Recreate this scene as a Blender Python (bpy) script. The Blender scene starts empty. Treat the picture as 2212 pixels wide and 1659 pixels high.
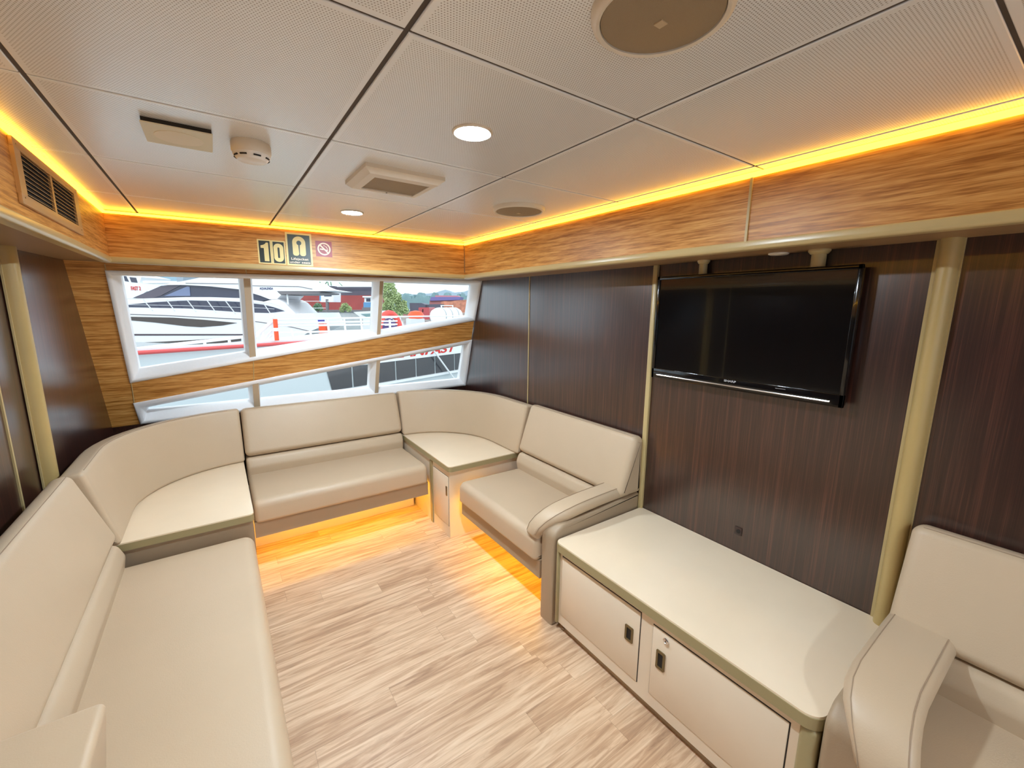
import bpy, bmesh, math, random
from mathutils import Vector, Matrix
random.seed(4)
PI = math.pi
scn = bpy.context.scene
C = scn.collection

# ------------------------------------------------------------------ camera
FPX, YAW, PITCH, ROLL = 917.45, 0.607148, 0.177734, -0.009628
CAM = Vector((0, 0, 1.5))
fwd = Vector((math.sin(YAW) * math.cos(PITCH), math.cos(YAW) * math.cos(PITCH), -math.sin(PITCH)))
rt0 = Vector((math.cos(YAW), -math.sin(YAW), 0))
dn0 = fwd.cross(rt0)
rgt = math.cos(ROLL) * rt0 + math.sin(ROLL) * dn0
dwn = -math.sin(ROLL) * rt0 + math.cos(ROLL) * dn0
cd = bpy.data.cameras.new('camera'); cam = bpy.data.objects.new('camera', cd); C.objects.link(cam)
cd.sensor_fit = 'HORIZONTAL'; cd.sensor_width = 36; cd.lens = FPX / 2212 * 36; cd.clip_start = 0.02; cd.clip_end = 3000
m = Matrix((rgt, -dwn, -fwd)).transposed().to_4x4(); m.translation = CAM
cam.matrix_world = m
scn.camera = cam

# ------------------------------------------------------------------ exposure, sky, sun
vs = scn.view_settings
scn.display_settings.display_device = 'sRGB'
vs.view_transform = 'Standard'; vs.look = 'None'; vs.exposure = 0.0; vs.gamma = 1; vs.use_curve_mapping = False
scn.cycles.use_denoising = True
scn.cycles.max_bounces = 10; scn.cycles.diffuse_bounces = 6; scn.cycles.transparent_max_bounces = 16
scn.cycles.sample_clamp_indirect = 6
DOWNLIGHT = 1130.0          # emission of the ceiling downlights
LED_TOP = 8.0            # cove strip
LED_SEAT = 46.0           # strip under the benches
w = bpy.data.worlds.new('sky'); scn.world = w; w.use_nodes = True
nt = w.node_tree; N = nt.nodes; L = nt.links
bg = N['Background']
tc = N.new('ShaderNodeTexCoord'); no = N.new('ShaderNodeTexNoise'); cr = N.new('ShaderNodeValToRGB')
no.inputs['Scale'].default_value = 2.2; no.inputs['Detail'].default_value = 6
cr.color_ramp.elements[0].position = 0.40; cr.color_ramp.elements[0].color = (0.62, 0.80, 0.93, 1)
cr.color_ramp.elements[1].position = 0.62; cr.color_ramp.elements[1].color = (0.96, 0.98, 1.0, 1)
L.new(tc.outputs['Generated'], no.inputs['Vector']); L.new(no.outputs['Fac'], cr.inputs['Fac'])
L.new(cr.outputs['Color'], bg.inputs['Color']); bg.inputs['Strength'].default_value = 2.0
sd = bpy.data.lights.new('sun', 'SUN'); sun = bpy.data.objects.new('sun', sd); C.objects.link(sun)
sd.energy = 0.9; sd.angle = math.radians(12); sd.color = (1, 0.97, 0.92)
sun.rotation_euler = Vector((0.85, 0.4, -0.7)).to_track_quat('-Z', 'Y').to_euler()

# ------------------------------------------------------------------ materials
def lin(c):
    return tuple(((v / 255) / 12.92 if v / 255 <= 0.04045 else ((v / 255 + 0.055) / 1.055) ** 2.4) for v in c) + (1,)

def mat(name, rgb, rough=0.5, metal=0.0, coat=0.0, bump=None, vary=0.0, vscale=6.0, spec=0.5):
    mt = bpy.data.materials.new(name); mt.use_nodes = True
    n, l = mt.node_tree.nodes, mt.node_tree.links
    b = n['Principled BSDF']
    b.inputs['Base Color'].default_value = lin(rgb); b.inputs['Roughness'].default_value = rough
    b.inputs['Metallic'].default_value = metal; b.inputs['Coat Weight'].default_value = coat
    b.inputs['Specular IOR Level'].default_value = spec
    t = n.new('ShaderNodeTexCoord')
    if vary:
        a = n.new('ShaderNodeTexNoise'); a.inputs['Scale'].default_value = vscale; a.inputs['Detail'].default_value = 4
        r = n.new('ShaderNodeValToRGB')
        c = lin(rgb)
        r.color_ramp.elements[0].position = 0.3; r.color_ramp.elements[1].position = 0.7
        r.color_ramp.elements[0].color = tuple(v * (1 - vary) for v in c[:3]) + (1,)
        r.color_ramp.elements[1].color = tuple(min(1, v * (1 + vary)) for v in c[:3]) + (1,)
        l.new(t.outputs['Object'], a.inputs['Vector']); l.new(a.outputs['Fac'], r.inputs['Fac'])
        l.new(r.outputs['Color'], b.inputs['Base Color'])
    if bump:
        a = n.new('ShaderNodeTexNoise'); a.inputs['Scale'].default_value = bump[0]; a.inputs['Detail'].default_value = 3
        bp = n.new('ShaderNodeBump'); bp.inputs['Strength'].default_value = bump[1]; bp.inputs['Distance'].default_value = 0.01
        l.new(t.outputs['Object'], a.inputs['Vector']); l.new(a.outputs['Fac'], bp.inputs['Height'])
        l.new(bp.outputs['Normal'], b.inputs['Normal'])
    return mt

def emit(name, rgb, strength):
    mt = bpy.data.materials.new(name); mt.use_nodes = True
    n, l = mt.node_tree.nodes, mt.node_tree.links
    n.remove(n['Principled BSDF']); e = n.new('ShaderNodeEmission')
    e.inputs['Color'].default_value = tuple(rgb) + (1,); e.inputs['Strength'].default_value = strength
    l.new(e.outputs[0], n['Material Output'].inputs['Surface'])
    return mt

def grain(name, dark, mid, light, scale, rough, coat=0.0, fine=0.35, pos=(0.28, 0.5, 0.75), bump=0.05):
    """wood grain: two noises stretched along one axis; scale = cells per metre on x, y, z"""
    mt = bpy.data.materials.new(name); mt.use_nodes = True
    n, l = mt.node_tree.nodes, mt.node_tree.links
    b = n['Principled BSDF']; t = n.new('ShaderNodeTexCoord')
    mp = n.new('ShaderNodeMapping'); mp.inputs['Scale'].default_value = scale
    a = n.new('ShaderNodeTexNoise'); a.inputs['Scale'].default_value = 1; a.inputs['Detail'].default_value = 4; a.inputs['Distortion'].default_value = 0.35
    mp2 = n.new('ShaderNodeMapping'); mp2.inputs['Scale'].default_value = tuple(s * 4 for s in scale)
    a2 = n.new('ShaderNodeTexNoise'); a2.inputs['Scale'].default_value = 1; a2.inputs['Detail'].default_value = 2
    mx = n.new('ShaderNodeMix'); mx.data_type = 'FLOAT'; mx.inputs[0].default_value = fine
    r = n.new('ShaderNodeValToRGB'); r.color_ramp.elements.new(0.5)
    for e, p, c in zip(r.color_ramp.elements, pos, (dark, mid, light)):
        e.position = p; e.color = lin(c)
    l.new(t.outputs['Object'], mp.inputs[0]); l.new(mp.outputs[0], a.inputs['Vector'])
    l.new(t.outputs['Object'], mp2.inputs[0]); l.new(mp2.outputs[0], a2.inputs['Vector'])
    l.new(a.outputs['Fac'], mx.inputs[2]); l.new(a2.outputs['Fac'], mx.inputs[3])
    l.new(mx.outputs[0], r.inputs['Fac']); l.new(r.outputs['Color'], b.inputs['Base Color'])
    bp = n.new('ShaderNodeBump'); bp.inputs['Strength'].default_value = bump; bp.inputs['Distance'].default_value = 0.003
    l.new(mx.outputs[0], bp.inputs['Height']); l.new(bp.outputs['Normal'], b.inputs['Normal'])
    b.inputs['Roughness'].default_value = rough; b.inputs['Coat Weight'].default_value = coat
    b.inputs['Coat Roughness'].default_value = rough * 0.9; b.inputs['Coat IOR'].default_value = 1.7
    return mt

OAK = ((156, 98, 36), (200, 140, 68), (220, 168, 98))
M_oak_y = grain('oak_grain_lengthwise', *OAK, (30, 5, 105), 0.42, pos=(0.37, 0.5, 0.63))
M_oak_x = grain('oak_grain_crosswise', *OAK, (5, 30, 105), 0.42, pos=(0.37, 0.5, 0.63))
M_wenge = grain('dark_wenge_panel', (30, 13, 11), (50, 26, 21), (92, 52, 41), (105, 105, 1.2), 0.28, coat=1.0, fine=0.45, bump=0.015)
M_leather = mat('taupe_leather', (195, 173, 145), 0.42, bump=(260, 0.06), vary=0.03, vscale=3)
M_seam = mat('leather_seam', (160, 138, 114), 0.6)
M_skirt = mat('leather_skirt', (166, 145, 119), 0.5, bump=(260, 0.06))
M_cream = mat('cream_laminate', (236, 217, 188), 0.16, coat=0.25, vary=0.02, vscale=5)
M_door = mat('cream_door', (230, 214, 190), 0.32, vary=0.02)
M_edge = mat('olive_edge_trim', (158, 145, 106), 0.35)
M_post = mat('cream_gold_post', (182, 157, 102), 0.36, vary=0.03)
M_lip = mat('cream_lip', (190, 170, 122), 0.28)
M_under = mat('header_underside', (150, 118, 84), 0.45)
M_white = mat('white_gelcoat', (244, 245, 247), 0.4, bump=(70, 0.05))
M_mull = mat('mullion_front_tan', (186, 166, 140), 0.45)
M_plastic = mat('aged_white_plastic', (226, 218, 204), 0.4)
M_grille = mat('speaker_grille', (156, 138, 112), 0.6, bump=(900, 0.3))
M_black = mat('black_gloss', (9, 9, 10), 0.12, coat=0.3)
M_screen = mat('tv_screen', (6, 7, 8), 0.1, coat=0.6)
M_dark = mat('dark_gap', (28, 22, 18), 0.7)
M_chrome = mat('chrome', (220, 220, 222), 0.15, metal=1)
M_bronze = mat('bronze_metal', (120, 104, 72), 0.35, metal=0.6)
M_logo = mat('silver_print', (190, 190, 195), 0.4)
M_ventm = mat('vent_oak_plastic', (190, 148, 96), 0.45)
M_slat = mat('vent_slat', (150, 124, 88), 0.5)
M_glow = mat('photoluminescent_cream', (232, 214, 150), 0.45)
M_ink = mat('dark_green_print', (38, 48, 44), 0.45)
M_ink2 = mat('grey_green_print', (66, 78, 76), 0.45)
M_red = mat('red_sign', (150, 28, 40), 0.4)
M_pale = mat('pale_print', (245, 226, 200), 0.45)
M_gapshade = mat('ceiling_joint_shade', (84, 74, 68), 0.8)  # shade on the tile edges, put in as dark colour
M_down = emit('downlight_glow', (0.75, 0.89, 1.0), DOWNLIGHT)
M_led = emit('amber_led_cove', (1.0, 0.50, 0.03), LED_TOP)
M_led2 = emit('amber_led_bench', (1.0, 0.56, 0.008), LED_SEAT)

def glass_mat():
    mt = bpy.data.materials.new('window_glass'); mt.use_nodes = True
    n, l = mt.node_tree.nodes, mt.node_tree.links
    n.remove(n['Principled BSDF'])
    tr = n.new('ShaderNodeBsdfTransparent'); tr.inputs[0].default_value = (0.96, 0.98, 0.98, 1)
    gl = n.new('ShaderNodeBsdfGlossy'); gl.inputs['Roughness'].default_value = 0.02
    fr = n.new('ShaderNodeFresnel'); fr.inputs[0].default_value = 1.35
    mx = n.new('ShaderNodeMixShader')
    l.new(fr.outputs[0], mx.inputs[0]); l.new(tr.outputs[0], mx.inputs[1]); l.new(gl.outputs[0], mx.inputs[2])
    l.new(mx.outputs[0], n['Material Output'].inputs['Surface'])
    return mt
M_glass = glass_mat()

def math_node(n, l, op, a, b=None, c=None):
    q = n.new('ShaderNodeMath'); q.operation = op
    for i, v in enumerate((a, b, c)):
        if v is None: continue
        if isinstance(v, (int, float)): q.inputs[i].default_value = v
        else: l.new(v, q.inputs[i])
    return q.outputs[0]

def ceiling_mat():
    mt = bpy.data.materials.new('perforated_ceiling_tile'); mt.use_nodes = True
    n, l = mt.node_tree.nodes, mt.node_tree.links
    b = n['Principled BSDF']; b.inputs['Roughness'].default_value = 0.30
    b.inputs['Coat Weight'].default_value = 1.0; b.inputs['Coat Roughness'].default_value = 0.26; b.inputs['Coat IOR'].default_value = 1.6
    uv = n.new('ShaderNodeUVMap'); sp = n.new('ShaderNodeSeparateXYZ'); l.new(uv.outputs[0], sp.inputs[0])
    X, Y = sp.outputs[0], sp.outputs[1]
    P = 0.0052
    u = math_node(n, l, 'DIVIDE', X, P); v = math_node(n, l, 'DIVIDE', Y, P)
    row = math_node(n, l, 'FLOOR', v)
    half = math_node(n, l, 'MULTIPLY', math_node(n, l, 'MODULO', row, 2.0), 0.5)
    fu = math_node(n, l, 'SUBTRACT', math_node(n, l, 'FRACT', math_node(n, l, 'ADD', u, half)), 0.5)
    fv = math_node(n, l, 'SUBTRACT', math_node(n, l, 'FRACT', v), 0.5)
    d2 = math_node(n, l, 'ADD', math_node(n, l, 'MULTIPLY', fu, fu), math_node(n, l, 'MULTIPLY', fv, fv))
    dot = math_node(n, l, 'LESS_THAN', d2, 0.062)
    S = 0.558
    ex = math_node(n, l, 'MINIMUM', X, math_node(n, l, 'SUBTRACT', S, X))
    ey = math_node(n, l, 'MINIMUM', Y, math_node(n, l, 'SUBTRACT', S, Y))
    inn = math_node(n, l, 'GREATER_THAN', math_node(n, l, 'MINIMUM', ex, ey), 0.012)
    fac = math_node(n, l, 'MULTIPLY', dot, inn)
    mx = n.new('ShaderNodeMix'); mx.data_type = 'RGBA'
    mx.inputs[6].default_value = lin((243, 248, 254)); mx.inputs[7].default_value = lin((168, 168, 170))
    l.new(fac, mx.inputs[0]); l.new(mx.outputs[2], b.inputs['Base Color'])
    return mt
M_ceil = ceiling_mat()

def floor_mat():
    mt = bpy.data.materials.new('vinyl_plank_floor'); mt.use_nodes = True
    n, l = mt.node_tree.nodes, mt.node_tree.links
    b = n['Principled BSDF']; b.inputs['Roughness'].default_value = 0.42
    t = n.new('ShaderNodeTexCoord'); sp = n.new('ShaderNodeSeparateXYZ'); l.new(t.outputs['Object'], sp.inputs[0])
    X, Y = sp.outputs[0], sp.outputs[1]
    Wd, Ln = 0.098, 0.86
    v = math_node(n, l, 'DIVIDE', Y, Wd); row = math_node(n, l, 'FLOOR', v)
    wn = n.new('ShaderNodeTexWhiteNoise'); wn.noise_dimensions = '1D'; l.new(row, wn.inputs['W'])
    u = math_node(n, l, 'ADD', math_node(n, l, 'DIVIDE', X, Ln), math_node(n, l, 'MULTIPLY', wn.outputs['Value'], 7.3))
    col = math_node(n, l, 'FLOOR', u)
    cb = n.new('ShaderNodeCombineXYZ'); l.new(row, cb.inputs[0]); l.new(col, cb.inputs[1])
    w2 = n.new('ShaderNodeTexWhiteNoise'); w2.noise_dimensions = '2D'; l.new(cb.outputs[0], w2.inputs['Vector'])
    pid = w2.outputs['Value']
    cg = n.new('ShaderNodeCombineXYZ')
    l.new(math_node(n, l, 'MULTIPLY', X, 3.2), cg.inputs[0]); l.new(math_node(n, l, 'MULTIPLY', Y, 42.0), cg.inputs[1])
    l.new(math_node(n, l, 'MULTIPLY', pid, 40.0), cg.inputs[2])
    g1 = n.new('ShaderNodeTexNoise'); g1.inputs['Scale'].default_value = 1; g1.inputs['Detail'].default_value = 7; g1.inputs['Roughness'].default_value = 0.62; g1.inputs['Distortion'].default_value = 0.9
    l.new(cg.outputs[0], g1.inputs['Vector'])
    r = n.new('ShaderNodeValToRGB'); r.color_ramp.elements.new(0.5); r.color_ramp.elements.new(0.6)
    for e, p, c in zip(r.color_ramp.elements, (0.28, 0.44, 0.56, 0.74), ((160, 126, 98), (192, 158, 126), (214, 184, 152), (230, 206, 176))):
        e.position = p; e.color = lin(c)
    sh = math_node(n, l, 'ADD', g1.outputs['Fac'], math_node(n, l, 'MULTIPLY', math_node(n, l, 'SUBTRACT', pid, 0.5), 0.11))
    l.new(sh, r.inputs['Fac'])
    fv = math_node(n, l, 'FRACT', v); fu = math_node(n, l, 'FRACT', u)
    s1 = math_node(n, l, 'LESS_THAN', fv, 0.014); s2 = math_node(n, l, 'LESS_THAN', fu, 0.0018)
    seam = math_node(n, l, 'MULTIPLY', math_node(n, l, 'MAXIMUM', s1, s2), 0.35)
    mx = n.new('ShaderNodeMix'); mx.data_type = 'RGBA'; mx.inputs[7].default_value = lin((96, 70, 50))
    l.new(seam, mx.inputs[0]); l.new(r.outputs['Color'], mx.inputs[6]); l.new(mx.outputs[2], b.inputs['Base Color'])
    return mt
M_floor = floor_mat()

# ------------------------------------------------------------------ mesh helpers
class S:
    """collects shapes in world coordinates, to be linked as ONE mesh object"""
    def __init__(s): s.v = []; s.f = []; s.uv = {}
    def add(s, v, f):
        o = len(s.v); s.v += [Vector(p) for p in v]; s.f += [tuple(i + o for i in q) for q in f]; return s
    def bm(s, b):
        b.verts.index_update()
        s.add([x.co.copy() for x in b.verts], [[y.index for y in x.verts] for x in b.faces]); b.free(); return s
    def box(s, x0, x1, y0, y1, z0, z1, bev=0, seg=3):
        b = bmesh.new(); bmesh.ops.create_cube(b, size=1)
        for q in b.verts: q.co = Vector(((x0 + x1) / 2 + q.co.x * (x1 - x0), (y0 + y1) / 2 + q.co.y * (y1 - y0), (z0 + z1) / 2 + q.co.z * (z1 - z0)))
        if bev: bmesh.ops.bevel(b, geom=b.edges[:], offset=bev, segments=seg, affect='EDGES', profile=0.5)
        return s.bm(b)
    def prism(s, poly, off):
        """poly: 3D points; off: extrusion vector"""
        n = len(poly); off = Vector(off)
        p = [Vector(q) for q in poly]
        return s.add(p + [q + off for q in p], [list(range(n))[::-1], list(range(n, 2 * n))] + [(i, (i + 1) % n, n + (i + 1) % n, n + i) for i in range(n)])
    def tube(s, path, r, k=10, cap=True):
        path = [Vector(p) for p in path]; n = len(path); rings = []
        up = None
        for i, p in enumerate(path):
            t = (path[min(i + 1, n - 1)] - path[max(i - 1, 0)]).normalized()
            if up is None:
                up = Vector((0, 0, 1)) if abs(t.z) < 0.9 else Vector((1, 0, 0))
            a = t.cross(up).normalized(); b = a.cross(t).normalized(); up = b
            rr = r[i] if isinstance(r, (list, tuple)) else r
            rings.append([p + a * rr * math.cos(2 * PI * j / k) + b * rr * math.sin(2 * PI * j / k) for j in range(k)])
        v = [q for g in rings for q in g]
        f = [(i * k + j, i * k + (j + 1) % k, (i + 1) * k + (j + 1) % k, (i + 1) * k + j) for i in range(n - 1) for j in range(k)]
        if cap: f += [tuple(range(k))[::-1], tuple((n - 1) * k + j for j in range(k))]
        return s.add(v, f)
    def lathe(s, prof, c, axis='z', k=40, rot=None):
        """prof: (radius, height) along the axis from point c"""
        c = Vector(c); v = []
        for (r, h) in prof:
            for j in range(k):
                a = 2 * PI * j / k
                q = {'z': Vector((r * math.cos(a), r * math.sin(a), h)), 'x': Vector((h, r * math.cos(a), r * math.sin(a))), 'y': Vector((r * math.cos(a), h, r * math.sin(a)))}[axis]
                if rot: q = rot @ q
                v.append(c + q)
        n = len(prof)
        f = [(i * k + j, i * k + (j + 1) % k, (i + 1) * k + (j + 1) % k, (i + 1) * k + j) for i in range(n - 1) for j in range(k)]
        f += [tuple(range(k))[::-1], tuple((n - 1) * k + j for j in range(k))]
        return s.add(v, f)
    def sweep(s, prof, frames, er=0.0, seg=5):
        """prof: closed 2D polygon (a,b); frames: list of (origin, A, B, T); ends rounded with radius er"""
        def inset(d):
            n = len(prof); out = []
            ar = sum(prof[i][0] * prof[(i + 1) % n][1] - prof[(i + 1) % n][0] * prof[i][1] for i in range(n))
            sg = 1 if ar > 0 else -1
            for i in range(n):
                p0, p1, p2 = Vector(prof[i - 1]), Vector(prof[i]), Vector(prof[(i + 1) % n])
                e1 = (p1 - p0).normalized(); e2 = (p2 - p1).normalized()
                n1 = Vector((-e1.y, e1.x)) * sg; n2 = Vector((-e2.y, e2.x)) * sg
                mm = n1 + n2; ln = mm.length_squared
                mm = mm * (2 / ln) if ln > 0.2 else n1
                out.append(p1 + mm * d)
            return out
        rings = []
        def ring(fr, d, sh):
            o, A, B, T = fr
            o = Vector(o) + Vector(T) * sh
            return [o + Vector(A) * q.x + Vector(B) * q.y for q in inset(d)]
        if er:
            for k in range(seg + 1):
                th = PI / 2 * k / seg
                rings.append(ring(frames[0], er * (1 - math.sin(th)), er * (1 - math.cos(th))))
            for fr in frames[1:-1]: rings.append(ring(fr, 0, 0))
            for k in range(seg, -1, -1):
                th = PI / 2 * k / seg
                rings.append(ring(frames[-1], er * (1 - math.sin(th)), -er * (1 - math.cos(th))))
        else:
            rings = [ring(fr, 0, 0) for fr in frames]
        k = len(prof); n = len(rings)
        v = [q for g in rings for q in g]
        f = [(i * k + j, i * k + (j + 1) % k, (i + 1) * k + (j + 1) % k, (i + 1) * k + j) for i in range(n - 1) for j in range(k)]
        f += [tuple(range(k))[::-1], tuple((n - 1) * k + j for j in range(k))]
        return s.add(v, f)
    def text(s, string, origin, X, Y, height, bold=0.0, depth=0.001, shear=0.0, width=None, align='LEFT', spacing=1.0):
        """lettering lying in the X/Y directions, cap height = height"""
        cu = bpy.data.curves.new('t', 'FONT'); cu.body = string; cu.size = 1; cu.offset = bold; cu.shear = shear; cu.space_character = spacing
        cu.extrude = 0; cu.fill_mode = 'FRONT'
        ob = bpy.data.objects.new('t', cu); C.objects.link(ob)
        dg = bpy.context.evaluated_depsgraph_get()
        me = bpy.data.meshes.new_from_object(ob.evaluated_get(dg))
        b = bmesh.new(); b.from_mesh(me)
        ret = bmesh.ops.extrude_face_region(b, geom=b.faces[:])
        for q in [g for g in ret['geom'] if isinstance(g, bmesh.types.BMVert)]: q.co.z += 1
        bpy.data.objects.remove(ob); bpy.data.curves.remove(cu); bpy.data.meshes.remove(me)
        xs = [q.co.x for q in b.verts]
        x0, x1 = min(xs), max(xs)
        X = Vector(X).normalized(); Y = Vector(Y).normalized(); Zn = X.cross(Y)
        ky = height / 0.73
        kx = ky if width is None else width / (x1 - x0)
        ox = {'LEFT': 0, 'CENTER': (x1 - x0) / 2}[align]
        for q in b.verts:
            q.co = Vector(origin) + X * (q.co.x - x0 - ox) * kx + Y * q.co.y * ky + Zn * q.co.z * depth
        return s.bm(b)

BASE = {}
def obj(name, sh, material, parent=None, base=(0, 0, 0), smooth=True, ang=35, uvs=None):
    b0 = BASE[parent.name] if parent else Vector(base)
    me = bpy.data.meshes.new(name)
    me.from_pydata([q - b0 for q in sh.v], [], sh.f)
    b = bmesh.new(); b.from_mesh(me); bmesh.ops.recalc_face_normals(b, faces=b.faces[:]); b.to_mesh(me); b.free()
    if smooth:
        me.shade_smooth(); me.set_sharp_from_angle(angle=math.radians(ang))
    me.materials.append(material)
    o = bpy.data.objects.new(name, me); C.objects.link(o)
    if parent: o.parent = parent
    else: o.location = b0
    BASE[o.name] = b0
    return o
def tag(o, label, cat, group=None):
    o['label'] = label; o['category'] = cat
    if group: o['group'] = group
    return o
def thing(name, label, cat, base, group=None):
    o = bpy.data.objects.new(name, None); C.objects.link(o); o.location = base; o.empty_display_size = 0.1
    BASE[o.name] = Vector(base)
    return tag(o, label, cat, group)
def struct(name, sh, material, parent=None, **k):
    o = obj(name, sh, material, parent, **k)
    if not parent: o['kind'] = 'structure'
    return o
def copy_tree(o, delta, label=None):
    c = o.copy(); C.objects.link(c); c.location = o.location + Vector(delta)
    if label: c['label'] = label
    for ch in o.children:
        d = ch.copy(); C.objects.link(d); d.parent = c
        for g in ch.children:
            e = g.copy(); C.objects.link(e); e.parent = d
    return c
def fillet(pts, seg=5):
    """pts: (a, b, radius) -> polygon with rounded corners"""
    out = []; n = len(pts)
    for i in range(n):
        p = Vector(pts[i][:2]); r = pts[i][2]
        if r <= 0: out.append((p.x, p.y)); continue
        a = (Vector(pts[i - 1][:2]) - p); b = (Vector(pts[(i + 1) % n][:2]) - p)
        la, lb = a.length, b.length; a.normalize(); b.normalize()
        ca = max(-1, min(1, a.dot(b))); th = math.acos(ca)
        t = min(r / math.tan(th / 2), la * 0.49, lb * 0.49); rr = t * math.tan(th / 2)
        c = p + (a + b).normalized() * (rr / math.sin(th / 2))
        s0 = p + a * t - c; e0 = p + b * t - c
        a0 = math.atan2(s0.y, s0.x); d = math.atan2(e0.y, e0.x) - a0
        while d > PI: d -= 2 * PI
        while d < -PI: d += 2 * PI
        for k in range(seg + 1):
            q = a0 + d * k / seg; out.append((c.x + rr * math.cos(q), c.y + rr * math.sin(q)))
    return out
EX, EY, EZ = Vector((1, 0, 0)), Vector((0, 1, 0)), Vector((0, 0, 1))

# ------------------------------------------------------------------ room dimensions (metres)
H = 1.943                 # ceiling
XL, XR = -0.578, 1.795    # side walls
XHL, XHR = -0.392, 1.488  # faces of the side headers
YB = -3.4                 # wall behind the camera
ZU = 1.71                 # underside of the headers
def yw(z, off=0.0): return 3.03 + 0.324 * (1.716 - z) + off * 1.051   # raked front wall
def PW(x, z, off=0.0): return Vector((x, yw(z, off), z))

# ------------------------------------------------------------------ shell
struct('floor', S().box(XL - 0.66, XR + 0.05, YB - 0.05, 3.62, -0.05, 0), M_floor, smooth=False)
def side_wall(name, x, dx):
    p = [(x, YB, 0), (x, yw(0, 0.02), 0), (x, yw(2.0, 0.02), 2.0), (x, YB, 2.0)]
    struct(name, S().prism(p, (dx, 0, 0)), M_wenge, smooth=False)
side_wall('wall_right', XR, 0.03)
def xw(y): return XL - 0.09 * (3.1 - y)       # left wall turned inward towards the front to catch the window reflection
sh = S(); dx = (-0.03, 0, 0)
lw = (-3.1, -0.75, 0.80, 1.62)       # unseen opening behind the camera, added to let in daylight
def wl(*p): sh.prism([(xw(y), y, z) for y, z in p], dx)
wl((lw[1], 0), (yw(0, 0.02), 0), (yw(2.0, 0.02), 2.0), (lw[1], 2.0))
wl((YB, 0), (lw[0], 0), (lw[0], 2.0), (YB, 2.0)); wl((lw[0], 0), (lw[1], 0), (lw[1], lw[2]), (lw[0], lw[2])); wl((lw[0], lw[3]), (lw[1], lw[3]), (lw[1], 2.0), (lw[0], 2.0))
struct('wall_left', sh, M_wenge, smooth=False)
sh = S()
bx0, bx1, bz0, bz1 = -0.35, 1.55, 0.55, 1.68      # unseen opening in the end wall, added to brighten the cabin
for q in ((XL - 0.66, bx0, 0, 2.0), (bx1, XR + 0.03, 0, 2.0), (bx0, bx1, 0, bz0), (bx0, bx1, bz1, 2.0)): sh.box(q[0], q[1], YB - 0.03, YB, q[2], q[3])
struct('wall_back', sh, M_oak_x, smooth=False)

sh = S()
def quad(sh, a, b, c, d, th=0.02):
    """a panel on the raked wall, corners (x, z)"""
    p = [PW(*q) for q in (a, b, c, d)]
    nrm = Vector((0, 1, 0.324)).normalized()
    sh.prism(p, nrm * th)
UO = [(-0.436, 1.665), (1.797, 1.712), (1.785, 1.393), (-0.432, 1.054)]     # upper opening
LO = [(-0.438, 0.920), (1.787, 1.223), (1.797, 0.811), (-0.426, 0.786)]     # lower opening
quad(sh, (XL - 0.02, 2.0), (-0.436, 2.0), (-0.429, 0.78), (XL - 0.02, 0.78))
quad(sh, (-0.436, 2.0), (XR, 2.0), UO[1], UO[0])
quad(sh, UO[3], UO[2], LO[1], LO[0])
front = struct('wall_front', sh, M_oak_x, smooth=False)
sh = S(); quad(sh, (XL - 0.02, 0.78), LO[3], (-0.42, 0), (XL - 0.02, 0)); quad(sh, LO[3], LO[2], (XR, 0), (-0.42, 0))
struct('lower_panel', sh, M_wenge, front, smooth=False)
sh = S()
for (a, b) in (((0.183, 1.145), (0.176, 1.003)), ((0.179, 1.712), (0.181, 1.678)), ((-0.431, 1.054), (-0.437, 0.92)), ((-0.436, 1.70), (-0.436, 1.665))):
    p, q = PW(*a, -0.002), PW(*b, -0.002); sh.tube([p, q], 0.0022, 6)
struct('panel_seam', sh, M_lip, front)

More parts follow.
